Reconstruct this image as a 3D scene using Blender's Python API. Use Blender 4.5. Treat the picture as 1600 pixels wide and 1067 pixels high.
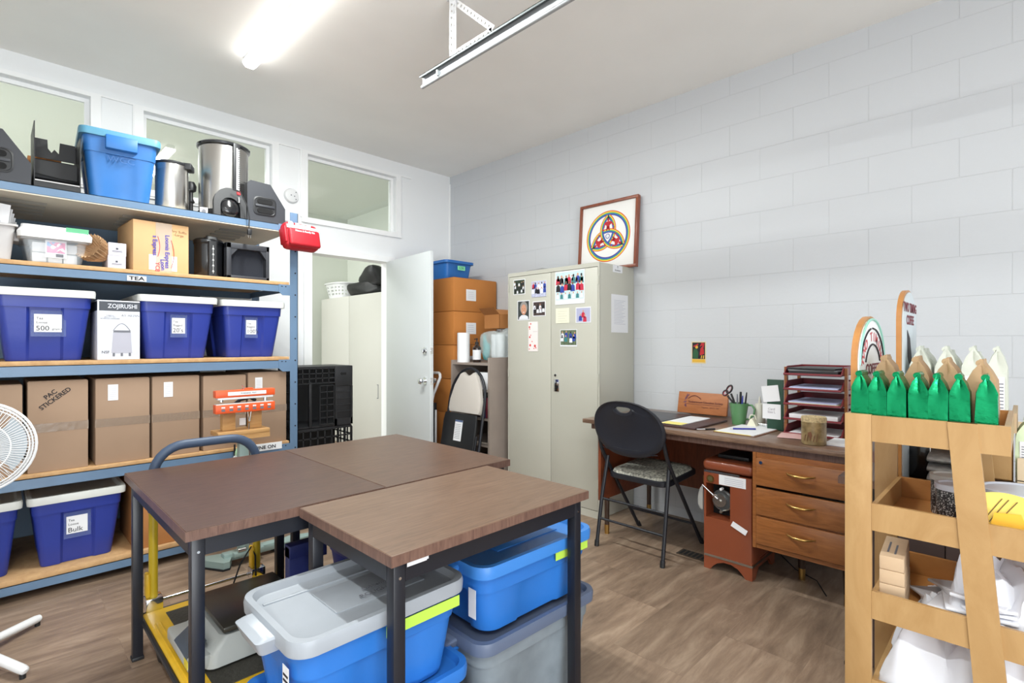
import bpy, bmesh, math, random
from mathutils import Matrix, Vector
for o in list(bpy.data.objects): bpy.data.objects.remove(o)
S = bpy.context.scene
COL = S.collection
R = math.radians
PI = math.pi
# ---------------------------------------------------------------- camera, light, exposure
cam_d = bpy.data.cameras.new('camera'); cam = bpy.data.objects.new('camera', cam_d); COL.objects.link(cam)
cam_d.sensor_width = 36.0; cam_d.lens = 36.0 * 810.0 / 1600.0
cam_d.shift_y = 2.5 / 1600.0
cam_d.clip_start = 0.02; cam_d.clip_end = 60
cam.location = (0, 0, 1.25)
cam.rotation_euler = (R(90), 0, R(44.8 - 90))
S.camera = cam
S.view_settings.view_transform = 'Standard'; S.view_settings.look = 'None'
S.view_settings.gamma = 1.0; S.view_settings.use_curve_mapping = False
S.view_settings.exposure = 0.54

world = bpy.data.worlds.new('world'); S.world = world; world.use_nodes = True
wb = world.node_tree.nodes['Background']
wb.inputs[0].default_value = (0.93, 0.96, 1.0, 1); wb.inputs[1].default_value = 0.62

def area(name, loc, rot, sx, sy, power, color=(1, 1, 1)):
    l = bpy.data.lights.new(name, 'AREA'); l.shape = 'RECTANGLE'; l.size = sx; l.size_y = sy
    l.energy = power; l.color = color
    o = bpy.data.objects.new(name, l); COL.objects.link(o); o.location = loc; o.rotation_euler = rot
    return o
# daylight through the open garage door behind the camera (the opener rail runs towards it)
area('garage_daylight', (-0.9, -3.0, 1.45), (R(90), 0, R(6)), 3.0, 2.4, 36, (0.90, 0.95, 1.0))
# added fill aimed up at the ceiling, standing in for bounced light
area('ceiling_fill', (-0.7, -3.1, 0.25), (R(128), 0, R(8)), 3.2, 1.2, 108, (0.93, 0.98, 1.0))
# strip lamp in view, then an added overhead fill with no fixture seen
area('strip_light_glow', (1.15, 2.55, 2.976), (0, 0, 0), 0.08, 1.3, 46, (0.96, 1.0, 0.98))
area('overhead_room_fill', (-0.5, -0.6, 2.976), (0, 0, 0), 0.08, 2.2, 60, (0.96, 1.0, 0.98))
# fill lights added to the room behind the window wall, sources unseen
area('back_room_fill', (1.6, 5.7, 2.95), (0, 0, 0), 2.2, 0.5, 20, (1.0, 1.0, 0.98))
area('back_room_side_fill', (-3.9, 5.75, 1.5), (0, R(-90), 0), 2.4, 2.2, 105, (0.96, 1.0, 0.99))

# ---------------------------------------------------------------- materials
def lin(c):
    c = c / 255.0
    return c / 12.92 if c <= 0.04045 else ((c + 0.055) / 1.055) ** 2.4
def C(r, g, b): return (lin(r), lin(g), lin(b), 1.0)
MC = {}
def nn(nt, t, **kw):
    n = nt.nodes.new(t)
    for k, v in kw.items(): setattr(n, k, v)
    return n
def mat(name, col, rough=0.5, metal=0.0, spec=0.5, var=0.0, vscale=8.0, bump=0.0, bscale=60.0, stretch=(1, 1, 1), col2=None, alpha=1.0, trans=0.0, coat=0.0, emit=0.0, detail=4.0):
    if name in MC: return MC[name]
    m = bpy.data.materials.new(name); m.use_nodes = True; nt = m.node_tree
    p = nt.nodes['Principled BSDF']
    p.inputs['Base Color'].default_value = col
    p.inputs['Roughness'].default_value = rough; p.inputs['Metallic'].default_value = metal
    p.inputs['Specular IOR Level'].default_value = spec
    p.inputs['Alpha'].default_value = alpha
    p.inputs['Transmission Weight'].default_value = trans
    p.inputs['Coat Weight'].default_value = coat
    if emit:
        p.inputs['Emission Color'].default_value = col; p.inputs['Emission Strength'].default_value = emit
    tc = nn(nt, 'ShaderNodeTexCoord'); mp = nn(nt, 'ShaderNodeMapping')
    nt.links.new(tc.outputs['Object'], mp.inputs[0]); mp.inputs['Scale'].default_value = stretch
    if var > 0:
        nz = nn(nt, 'ShaderNodeTexNoise'); nz.inputs['Scale'].default_value = vscale; nz.inputs['Detail'].default_value = detail
        nt.links.new(mp.outputs[0], nz.inputs['Vector'])
        rp = nn(nt, 'ShaderNodeValToRGB'); rp.color_ramp.elements[0].position = 0.32; rp.color_ramp.elements[1].position = 0.68
        if col2 is None:
            a = tuple(max(0, x * (1 - var)) for x in col[:3]) + (1,); b = tuple(min(1, x * (1 + var)) for x in col[:3]) + (1,)
        else: a, b = col, col2
        rp.color_ramp.elements[0].color = a; rp.color_ramp.elements[1].color = b
        nt.links.new(nz.outputs['Fac'], rp.inputs[0]); nt.links.new(rp.outputs[0], p.inputs['Base Color'])
    if bump > 0:
        nb = nn(nt, 'ShaderNodeTexNoise'); nb.inputs['Scale'].default_value = bscale; nb.inputs['Detail'].default_value = 3
        nt.links.new(mp.outputs[0], nb.inputs['Vector'])
        bp = nn(nt, 'ShaderNodeBump'); bp.inputs['Strength'].default_value = bump; bp.inputs['Distance'].default_value = 0.01
        nt.links.new(nb.outputs['Fac'], bp.inputs['Height']); nt.links.new(bp.outputs[0], p.inputs['Normal'])
    MC[name] = m
    return m

def wood(name, c1, c2, rough=0.4, scale=6.0, stretch=(1, 12, 12), dist=2.5, coat=0.0):
    if name in MC: return MC[name]
    m = bpy.data.materials.new(name); m.use_nodes = True; nt = m.node_tree; p = nt.nodes['Principled BSDF']
    p.inputs['Roughness'].default_value = rough; p.inputs['Coat Weight'].default_value = coat
    tc = nn(nt, 'ShaderNodeTexCoord'); mp = nn(nt, 'ShaderNodeMapping'); mp.inputs['Scale'].default_value = stretch
    nt.links.new(tc.outputs['Object'], mp.inputs[0])
    nz = nn(nt, 'ShaderNodeTexNoise'); nz.inputs['Scale'].default_value = scale; nz.inputs['Detail'].default_value = 8; nz.inputs['Distortion'].default_value = dist
    nz.inputs['Roughness'].default_value = 0.65
    nt.links.new(mp.outputs[0], nz.inputs['Vector'])
    rp = nn(nt, 'ShaderNodeValToRGB'); rp.color_ramp.elements[0].position = 0.3; rp.color_ramp.elements[1].position = 0.7
    rp.color_ramp.elements[0].color = c1; rp.color_ramp.elements[1].color = c2
    nt.links.new(nz.outputs['Fac'], rp.inputs[0]); nt.links.new(rp.outputs[0], p.inputs['Base Color'])
    MC[name] = m; return m

def floor_mat():
    m = bpy.data.materials.new('vinyl_plank'); m.use_nodes = True; nt = m.node_tree; p = nt.nodes['Principled BSDF']
    p.inputs['Roughness'].default_value = 0.42; L = nt.links.new
    g = nn(nt, 'ShaderNodeNewGeometry')
    br = nn(nt, 'ShaderNodeTexBrick'); br.offset = 0.37; br.inputs['Scale'].default_value = 1.0
    br.inputs['Brick Width'].default_value = 0.61; br.inputs['Row Height'].default_value = 0.305; br.inputs['Mortar Size'].default_value = 0.0012
    br.inputs['Color1'].default_value = (0.0, 0, 0, 1); br.inputs['Color2'].default_value = (1, 1, 1, 1); br.inputs['Mortar'].default_value = (0.15, .15, .15, 1)
    L(g.outputs['Position'], br.inputs['Vector'])
    mp = nn(nt, 'ShaderNodeMapping'); mp.inputs['Scale'].default_value = (1.0, 5.5, 1)
    L(g.outputs['Position'], mp.inputs[0])
    # shift grain per plank
    ad = nn(nt, 'ShaderNodeVectorMath', operation='MULTIPLY_ADD'); ad.inputs[1].default_value = (7, 3, 5)
    L(br.outputs['Color'], ad.inputs[0]); L(mp.outputs[0], ad.inputs[2])
    n1 = nn(nt, 'ShaderNodeTexNoise'); n1.inputs['Scale'].default_value = 2.6; n1.inputs['Detail'].default_value = 9; n1.inputs['Roughness'].default_value = 0.68; n1.inputs['Distortion'].default_value = 0.35
    L(ad.outputs[0], n1.inputs['Vector'])
    rp = nn(nt, 'ShaderNodeValToRGB'); e = rp.color_ramp.elements
    e[0].position = 0.26; e[0].color = C(104, 86, 72); e[1].position = 0.78; e[1].color = C(182, 160, 138)
    k = e.new(0.5); k.color = C(143, 121, 102)
    L(n1.outputs['Fac'], rp.inputs[0])
    mx = nn(nt, 'ShaderNodeMix', data_type='RGBA', blend_type='MULTIPLY'); mx.inputs[0].default_value = 1.0
    rr = nn(nt, 'ShaderNodeMapRange'); rr.inputs[3].default_value = 0.76; rr.inputs[4].default_value = 1.08
    L(br.outputs['Color'], rr.inputs[0])
    L(rp.outputs[0], mx.inputs[6]); L(rr.outputs[0], mx.inputs[7])
    L(mx.outputs[2], p.inputs['Base Color'])
    bp = nn(nt, 'ShaderNodeBump'); bp.inputs['Strength'].default_value = 0.12; bp.inputs['Distance'].default_value = 0.003
    L(n1.outputs['Fac'], bp.inputs['Height']); L(bp.outputs[0], p.inputs['Normal'])
    return m

def block_mat():
    m = bpy.data.materials.new('painted_block'); m.use_nodes = True; nt = m.node_tree; p = nt.nodes['Principled BSDF']; L = nt.links.new
    p.inputs['Roughness'].default_value = 0.45
    g = nn(nt, 'ShaderNodeNewGeometry'); sp = nn(nt, 'ShaderNodeSeparateXYZ'); L(g.outputs['Position'], sp.inputs[0])
    ax = nn(nt, 'ShaderNodeMath', operation='ADD'); ax.inputs[1].default_value = 0.39 * 40 - 1.221; L(sp.outputs[1], ax.inputs[0])
    az = nn(nt, 'ShaderNodeMath', operation='ADD'); az.inputs[1].default_value = 0.2032 * 20 - 1.285; L(sp.outputs[2], az.inputs[0])
    cb = nn(nt, 'ShaderNodeCombineXYZ'); L(ax.outputs[0], cb.inputs[0]); L(az.outputs[0], cb.inputs[1])
    br = nn(nt, 'ShaderNodeTexBrick'); br.inputs['Scale'].default_value = 1.0; br.inputs['Brick Width'].default_value = 0.39
    br.inputs['Row Height'].default_value = 0.2032; br.inputs['Mortar Size'].default_value = 0.003; br.inputs['Mortar Smooth'].default_value = 0.6
    br.inputs['Color1'].default_value = C(204, 207, 211); br.inputs['Color2'].default_value = C(203, 206, 210); br.inputs['Mortar'].default_value = C(198, 201, 205)
    L(cb.outputs[0], br.inputs['Vector']); L(br.outputs['Color'], p.inputs['Base Color'])
    nz = nn(nt, 'ShaderNodeTexNoise'); nz.inputs['Scale'].default_value = 55; nz.inputs['Detail'].default_value = 4; L(g.outputs['Position'], nz.inputs['Vector'])
    mu = nn(nt, 'ShaderNodeMath', operation='MULTIPLY_ADD'); mu.inputs[1].default_value = -0.6; L(br.outputs['Fac'], mu.inputs[0])
    ms = nn(nt, 'ShaderNodeMath', operation='MULTIPLY'); ms.inputs[1].default_value = 0.35; L(nz.outputs['Fac'], ms.inputs[0]); L(ms.outputs[0], mu.inputs[2])
    bp = nn(nt, 'ShaderNodeBump'); bp.inputs['Strength'].default_value = 0.5; bp.inputs['Distance'].default_value = 0.004
    L(mu.outputs[0], bp.inputs['Height']); L(bp.outputs[0], p.inputs['Normal'])
    return m

def photo_mat(name, cols, scale=45.0, seed=0.0):
    if name in MC: return MC[name]
    m = bpy.data.materials.new(name); m.use_nodes = True; nt = m.node_tree; p = nt.nodes['Principled BSDF']; L = nt.links.new
    p.inputs['Roughness'].default_value = 0.3
    tc = nn(nt, 'ShaderNodeTexCoord'); mp = nn(nt, 'ShaderNodeMapping'); mp.inputs['Location'].default_value = (seed, seed * 2, seed * .7)
    L(tc.outputs['Object'], mp.inputs[0])
    v = nn(nt, 'ShaderNodeTexVoronoi'); v.inputs['Scale'].default_value = scale; L(mp.outputs[0], v.inputs['Vector'])
    sp = nn(nt, 'ShaderNodeSeparateColor'); L(v.outputs['Color'], sp.inputs[0])
    rp = nn(nt, 'ShaderNodeValToRGB'); rp.color_ramp.interpolation = 'CONSTANT'; e = rp.color_ramp.elements
    e[0].position = 0; e[0].color = cols[0]; e[1].position = 1.0 / len(cols); e[1].color = cols[1]
    for i in range(2, len(cols)):
        k = e.new(i / len(cols)); k.color = cols[i]
    L(sp.outputs[0], rp.inputs[0]); L(rp.outputs[0], p.inputs['Base Color'])
    MC[name] = m; return m

def glass_mat(name='window_glass', tint=(0.95, 0.97, 0.96, 1), refl=0.06):
    if name in MC: return MC[name]
    m = bpy.data.materials.new(name); m.use_nodes = True; nt = m.node_tree; L = nt.links.new
    nt.nodes.remove(nt.nodes['Principled BSDF']); out = nt.nodes['Material Output']
    tr = nn(nt, 'ShaderNodeBsdfTransparent'); tr.inputs[0].default_value = tint
    gl = nn(nt, 'ShaderNodeBsdfGlossy'); gl.inputs['Roughness'].default_value = 0.02
    mx = nn(nt, 'ShaderNodeMixShader'); fr = nn(nt, 'ShaderNodeFresnel'); fr.inputs[0].default_value = 1.5
    ad = nn(nt, 'ShaderNodeMath', operation='ADD'); ad.inputs[1].default_value = refl; L(fr.outputs[0], ad.inputs[0])
    L(ad.outputs[0], mx.inputs[0]); L(tr.outputs[0], mx.inputs[1]); L(gl.outputs[0], mx.inputs[2]); L(mx.outputs[0], out.inputs[0])
    MC[name] = m; return m

# ---------------------------------------------------------------- mesh builder
def wm(o):
    M = o.matrix_basis.copy()
    while o.parent: o = o.parent; M = o.matrix_basis @ M
    return M

class B:
    def __init__(s, m=None):
        s.v = []; s.f = []; s.fm = []; s.mats = []; s.m = m; s.M = Matrix.Identity(4)
    def _mi(s, m):
        m = m or s.m
        if m not in s.mats: s.mats.append(m)
        return s.mats.index(m)
    def add(s, vs, fs, m=None):
        k = len(s.v); i = s._mi(m)
        s.v += [tuple(s.M @ Vector(p)) for p in vs]
        for f in fs: s.f.append(tuple(k + a for a in f)); s.fm.append(i)
        return s
    def box(s, x0, x1, y0, y1, z0, z1, m=None, bev=0.0, seg=2):
        if x0 > x1: x0, x1 = x1, x0
        if y0 > y1: y0, y1 = y1, y0
        if z0 > z1: z0, z1 = z1, z0
        vs = [(x, y, z) for z in (z0, z1) for (x, y) in ((x0, y0), (x1, y0), (x1, y1), (x0, y1))]
        fs = [(3, 2, 1, 0), (4, 5, 6, 7), (0, 1, 5, 4), (1, 2, 6, 5), (2, 3, 7, 6), (3, 0, 4, 7)]
        if bev > 0:
            bev = min(bev, 0.49 * min(x1 - x0, y1 - y0, z1 - z0))
            bm = bmesh.new(); bv = [bm.verts.new(p) for p in vs]
            for f in fs: bm.faces.new([bv[i] for i in f])
            bmesh.ops.bevel(bm, geom=bm.edges[:], offset=bev, segments=seg, affect='EDGES', profile=0.5)
            bm.verts.index_update(); vs = [tuple(v.co) for v in bm.verts]; fs = [tuple(v.index for v in f.verts) for f in bm.faces]; bm.free()
        return s.add(vs, fs, m)
    def tube(s, pts, r, m=None, seg=10, closed=False, r2=None, caps=True):
        pts = [Vector(p) for p in pts]; n = len(pts)
        rs = r if isinstance(r, (list, tuple)) else [r] * n
        tg = []
        for i in range(n):
            if closed: t = pts[(i + 1) % n] - pts[i - 1]
            else: t = pts[min(i + 1, n - 1)] - pts[max(i - 1, 0)]
            tg.append(t.normalized())
        up = Vector((0, 0, 1)) if abs(tg[0].z) < 0.9 else Vector((1, 0, 0))
        nrm = (up - tg[0] * up.dot(tg[0])).normalized(); vs = []
        for i in range(n):
            nrm = (nrm - tg[i] * nrm.dot(tg[i])).normalized(); bn = tg[i].cross(nrm)
            for k in range(seg):
                a = 2 * PI * k / seg; vs.append(pts[i] + (nrm * math.cos(a) + bn * math.sin(a)) * rs[i])
        fs = []
        for i in range(n if closed else n - 1):
            j = (i + 1) % n
            for k in range(seg): l = (k + 1) % seg; fs.append((i * seg + k, i * seg + l, j * seg + l, j * seg + k))
        if not closed and caps: fs.append(tuple(reversed(range(seg)))); fs.append(tuple((n - 1) * seg + k for k in range(seg)))
        return s.add(vs, fs, m)
    def cyl(s, p0, p1, r, m=None, r2=None, seg=20):
        return s.tube([p0, p1], [r, r if r2 is None else r2], m, seg)
    def lathe(s, prof, m=None, seg=32, c=(0, 0, 0)):
        vs = []; fs = []; n = len(prof)
        for r, z in prof:
            for k in range(seg): a = 2 * PI * k / seg; vs.append((c[0] + r * math.cos(a), c[1] + r * math.sin(a), c[2] + z))
        for i in range(n - 1):
            for k in range(seg): l = (k + 1) % seg; fs.append((i * seg + k, i * seg + l, (i + 1) * seg + l, (i + 1) * seg + k))
        fs.append(tuple(reversed(range(seg)))); fs.append(tuple((n - 1) * seg + k for k in range(seg)))
        return s.add(vs, fs, m)
    def loft(s, rings, m=None, cap0=True, cap1=True):
        n = len(rings[0]); vs = [p for r in rings for p in r]; fs = []
        for i in range(len(rings) - 1):
            for k in range(n): l = (k + 1) % n; fs.append((i * n + k, i * n + l, (i + 1) * n + l, (i + 1) * n + k))
        if cap0: fs.append(tuple(reversed(range(n))))
        if cap1: fs.append(tuple((len(rings) - 1) * n + k for k in range(n)))
        return s.add(vs, fs, m)
    def prism(s, poly, axis, a0, a1, m=None):
        # poly: (u,v); axis x -> (y,z), y -> (x,z), z -> (x,y)
        def P(u, v, a): return {'x': (a, u, v), 'y': (u, a, v), 'z': (u, v, a)}[axis]
        return s.loft([[P(u, v, a0) for u, v in poly], [P(u, v, a1) for u, v in poly]], m)
    def face(s, pts, m=None): return s.add(pts, [tuple(range(len(pts)))], m)
    def grid(s, fn, nu, nv, m=None):
        vs = [fn(i / nu, j / nv) for j in range(nv + 1) for i in range(nu + 1)]
        fs = [(j * (nu + 1) + i, j * (nu + 1) + i + 1, (j + 1) * (nu + 1) + i + 1, (j + 1) * (nu + 1) + i) for j in range(nv) for i in range(nu)]
        return s.add(vs, fs, m)
    def build(s, name, parent=None, world=False, loc=None, rot=None, angle=38):
        me = bpy.data.meshes.new(name)
        vs = s.v
        if world and parent is not None:
            I = wm(parent).inverted(); vs = [tuple(I @ Vector(p)) for p in vs]
        me.from_pydata(vs, [], s.f)
        for m in s.mats: me.materials.append(m)
        me.polygons.foreach_set('material_index', s.fm)
        me.polygons.foreach_set('use_smooth', [True] * len(s.f))
        bm = bmesh.new(); bm.from_mesh(me); bmesh.ops.recalc_face_normals(bm, faces=bm.faces[:]); bm.to_mesh(me); bm.free()
        try: me.set_sharp_from_angle(angle=R(angle))
        except Exception: pass
        o = bpy.data.objects.new(name, me); COL.objects.link(o)
        if parent: o.parent = parent
        if loc: o.location = loc
        if rot: o.rotation_euler = rot
        return o

def tag(o, label, cat, group=None):
    o['label'] = label; o['category'] = cat
    if group: o['group'] = group
    return o
def thing(name, label, cat, loc=(0, 0, 0), rz=0.0, group=None, rx=0.0, ry=0.0):
    o = bpy.data.objects.new(name, None); COL.objects.link(o); o.empty_display_size = 0.05
    o.location = loc; o.rotation_euler = (rx, ry, rz)
    return tag(o, label, cat, group)
def solo(b, name, label, cat, group=None, loc=None, rot=None):
    return tag(b.build(name, None, loc=loc, rot=rot), label, cat, group)
def struct(b, name, parent=None):
    o = b.build(name, parent)
    if not parent: o['kind'] = 'structure'
    return o
def dup(root, loc, rz=None, label=None, group=None):
    def cp(o, par):
        c = o.copy(); COL.objects.link(c); c.parent = par
        for ch in [x for x in o.children]: cp(ch, c)
        return c
    c = cp(root, None); c.location = loc
    if rz is not None: c.rotation_euler[2] = rz
    if label: c['label'] = label
    if group: c['group'] = group
    return c

FACE = {'-y': Matrix.Rotation(R(90), 4, 'X'), '-x': Matrix.Rotation(R(-90), 4, 'Z') @ Matrix.Rotation(R(90), 4, 'X'), '+z': Matrix.Identity(4)}
def text(s, size, m, parent, pos, face='-y', roll=0.0, sx=1.0, name='lettering', align='CENTER', world=False, ext=0.0004, bold=0.0, lab=None):
    cu = bpy.data.curves.new(name, 'FONT'); cu.body = s; cu.size = size; cu.align_x = align; cu.align_y = 'CENTER'; cu.extrude = ext; cu.offset = bold * size
    cu.resolution_u = 3; cu.space_line = 0.95
    o = bpy.data.objects.new(name, cu); COL.objects.link(o)
    bpy.context.view_layer.update()
    dg = bpy.context.evaluated_depsgraph_get(); me = bpy.data.meshes.new_from_object(o.evaluated_get(dg))
    bpy.data.objects.remove(o); bpy.data.curves.remove(cu)
    F = FACE[face] if isinstance(face, str) else face
    M = Matrix.Translation(pos) @ F @ Matrix.Rotation(roll, 4, 'Z') @ Matrix.Diagonal((sx, 1, 1, 1))
    if world: M = wm(parent).inverted() @ M
    me.transform(M); me.materials.clear(); me.materials.append(m)
    t = bpy.data.objects.new(name, me); COL.objects.link(t); t.parent = parent
    if lab: t['label'] = lab
    return t

def rrect(w, d, r, z, n=5, cx=0.0, cy=0.0):
    r = min(r, w / 2 - 1e-4, d / 2 - 1e-4); pts = []
    for sx, sy, a0 in ((1, -1, -90), (1, 1, 0), (-1, 1, 90), (-1, -1, 180)):
        for k in range(n + 1):
            a = R(a0 + 90 * k / n); pts.append((cx + sx * (w / 2 - r) + r * math.cos(a), cy + sy * (d / 2 - r) + r * math.sin(a), z))
    return pts
def arc(cx, cy, r, a0, a1, n): return [(cx + r * math.cos(R(a0 + (a1 - a0) * k / n)), cy + r * math.sin(R(a0 + (a1 - a0) * k / n))) for k in range(n + 1)]
rnd = random.Random(7)
# palette
WALLW = mat('wall_paint', C(240, 242, 243), 0.6, bump=0.05, bscale=90)
TRIMW = mat('trim_paint', C(246, 247, 247), 0.35)
WHITE = mat('white_plastic', C(226, 227, 228), 0.4)
PAPER = mat('paper', C(230, 231, 234), 0.8)
CREAMP = mat('cream_paper', C(232, 230, 208), 0.8)
BLACK = mat('black_plastic', C(30, 31, 34), 0.45)
BLACKM = mat('black_matte', C(22, 23, 26), 0.75)
BLACKPNT = mat('black_painted_steel', C(26, 28, 36), 0.35)
INK = mat('black_ink', C(35, 33, 38), 0.7)
GREYINK = mat('grey_ink', C(110, 112, 120), 0.7)
CHROME = mat('chrome', C(225, 227, 230), 0.12, 1.0)
STEEL = mat('brushed_steel', C(196, 194, 190), 0.27, 1.0, bump=0.04, bscale=30, stretch=(1, 1, 30))
BRASS = mat('brass', C(196, 160, 96), 0.3, 1.0)
KRAFT = mat('cardboard', C(160, 134, 112), 0.85, var=0.05, vscale=3)
KRAFT2 = mat('warm_cardboard', C(176, 118, 66), 0.8, var=0.05, vscale=4)
KRAFT3 = mat('tan_cardboard', C(205, 166, 120), 0.8, var=0.05, vscale=4)
DARKGAP = mat('dark_gap', C(70, 50, 36), 0.9)
TAPE = mat('clear_tape', C(190, 170, 152), 0.15, alpha=0.35, bump=0.3, bscale=40)
BLUESTEEL = mat('blue_grey_steel', C(98, 124, 152), 0.35, var=0.06, vscale=5)
BLUESTEELD = mat('blue_grey_steel_back', C(100, 124, 148), 0.5)
PARTICLE = wood('particle_board', C(178, 138, 94), C(202, 164, 118), 0.7, 20, (1, 1, 1), 0.5)
NAVY = mat('navy_plastic', C(42, 60, 150), 0.38, bump=0.03)
ROYAL = mat('mid_blue_plastic', C(46, 116, 200), 0.35, bump=0.03)
OLDBLUE = mat('faded_blue_plastic', C(44, 108, 176), 0.45, var=0.08, vscale=6)
TEAL = mat('pale_teal_plastic', C(84, 142, 170), 0.45)
LIDGREY = mat('grey_lid_plastic', C(160, 166, 174), 0.4, var=0.06, vscale=5)
GREYTOTE = mat('grey_tote_plastic', C(128, 138, 146), 0.55, var=0.1, vscale=14)
GREYRIM = mat('slate_plastic', C(92, 104, 128), 0.45)
SKYLID = mat('sky_blue_lid', C(62, 132, 212), 0.4)
OFFWHITE = mat('off_white_lid', C(208, 210, 206), 0.45)
GREENTAPE = mat('yellow_green_tape', C(186, 226, 84), 0.5)
WALNUT = wood('walnut_laminate', C(62, 42, 33), C(92, 67, 54), 0.42, 5.5, (1, 9, 9), 2.8, 0.0)
WALNUTE = wood('walnut_edge', C(88, 64, 56), C(124, 96, 84), 0.3, 9, (9, 9, 1), 1.0)
PLY = wood('birch_ply', C(168, 130, 82), C(184, 148, 100), 0.4, 3.0, (3, 3, 1), 1.5)
PLYD = wood('orange_ply', C(176, 118, 62), C(192, 136, 78), 0.4, 3.0, (1, 1, 4), 1.5)
TEAK = wood('teak_wood', C(124, 74, 36), C(164, 104, 56), 0.3, 5, (8, 1, 8), 1.8, 0.2)
REDWOOD = wood('red_brown_wood', C(100, 48, 28), C(136, 72, 44), 0.35, 5, (1, 8, 1), 1.5)
LOCKER = mat('locker_enamel', C(190, 189, 177), 0.42, var=0.015, vscale=3)
REDM = mat('red_fabric', C(176, 20, 36), 0.55, bump=0.15, bscale=200)
GREENFOIL = mat('green_foil', C(12, 146, 92), 0.24, 0.75, bump=0.5, bscale=22)
KRAFTBAG = mat('kraft_bag', C(176, 144, 108), 0.7, bump=0.3, bscale=25)
WHITEBAG = mat('pale_bag', C(206, 210, 198), 0.6, bump=0.3, bscale=25)
# ================================================================ SETTING
X1, Y1, H = 3.50, 4.42, 3.04
struct(B(WALLW).box(-2.75, -2.6, -3.2, 4.42, 0, H), 'wall_left')
struct(B(floor_mat()).box(-4.0, 3.8, -3.2, 7.0, -0.06, 0.0), 'floor')
CEILM = mat('ceiling_paint', C(246, 245, 241), 0.8, var=0.02, vscale=2)
struct(B(CEILM).box(-2.75, 3.65, -3.2, 4.42, H, H + .08), 'ceiling')
struct(B(block_mat()).box(X1, X1 + .15, -3.2, 4.42, 0, H), 'wall_right')
# window wall, boarded round its openings
wins = [(-0.45, 0.47), (0.762, 1.635), (1.935, 2.82)]
WZ0, WZ1 = 2.335, 2.885
b = B(WALLW)
yb = Y1 + .13
b.box(-4.0, 3.66, Y1, yb, WZ1, H)
b.box(-4.0, 1.965, Y1, yb, 0, WZ0); b.box(2.745, 3.66, Y1, yb, 0, WZ0); b.box(1.965, 2.745, Y1, yb, 2.04, WZ0)
xs = [-4.0] + [v for w in wins for v in w] + [3.66]
for i in range(0, len(xs), 2): b.box(xs[i], xs[i + 1], Y1, yb, WZ0, WZ1)
struct(b, 'wall_back')
# back room behind the window wall
GRN = mat('pale_green_paint', C(218, 222, 212), 0.7)
struct(B(GRN).box(3.66, 3.80, 4.42, 7.0, 0, H), 'wall_back_room_side')
struct(B(GRN).box(-4.0, 3.8, 7.0, 7.1, 0, H), 'wall_back_room_far')
struct(B(mat('back_ceiling_paint', C(238, 242, 234), 0.8)).box(-4.0, 3.8, 4.55, 7.0, H, H + .08), 'ceiling_back_room')
GL = glass_mat()
for n, (a, c) in enumerate(wins):
    r = struct(B(TRIMW).box(a, c, Y1 + .02, yb, WZ0, WZ0 + .004), 'window_%d' % (n + 1))
    cs = B(TRIMW); w = .055; p = .018
    cs.box(a - w, c + w, Y1 - p, Y1, WZ1, WZ1 + .02); cs.box(a - w, c + w, Y1 - p - .004, Y1, WZ0 - .045, WZ0)
    cs.box(a - w, a - .001, Y1 - p, Y1, WZ0, WZ1); cs.box(c + .001, c + w, Y1 - p, Y1, WZ0, WZ1)
    cs.build('casing', r)
    sh = B(TRIMW); y0, y1 = Y1 + .045, Y1 + .075; t = .026
    sh.box(a, c, y0, y1, WZ1 - t, WZ1); sh.box(a, c, y0, y1, WZ0, WZ0 + t * .4)
    sh.box(a, a + t, y0, y1, WZ0 + t * .4, WZ1 - t); sh.box(c - t, c, y0, y1, WZ0 + t * .4, WZ1 - t)
    sh.build('sash', r)
    B(GL).box(a + t, c - t, Y1 + .058, Y1 + .062, WZ0 + t * .4, WZ1 - t).build('pane', r)
# raised battens framing the blank panels between windows
b = B(TRIMW)
b.box(-4, 3.0, Y1 - .014, Y1, WZ1 + .02, WZ1 + .03)
b.box(0.70, 0.712, Y1 - .014, Y1, WZ0, WZ1 + .02); b.box(1.87, 1.882, Y1 - .014, Y1, WZ0, WZ1 + .02)
b.box(-4, 1.88, Y1 - .016, Y1, WZ0 - .06, WZ0 - .045)
struct(b, 'trim_1')
# corner bead and door frame
struct(B(TRIMW).box(3.485, 3.50, Y1 - .012, Y1, 0, 2.96), 'trim_2')
b = B(TRIMW)
b.box(1.90, 1.970, Y1 - .022, Y1 - .0005, 0, 2.09); b.box(2.745, 2.80, Y1 - .022, Y1 - .0005, 0, 2.09); b.box(1.970, 2.745, Y1 - .022, Y1 - .0005, 2.036, 2.09)
b.box(1.9655, 1.970, Y1, yb, 0, 2.036); b.box(1.970, 2.740, Y1, yb, 2.036, 2.0395); b.box(2.740, 2.7445, Y1, yb, 0, 2.036)
struct(b, 'trim_3')
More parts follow.
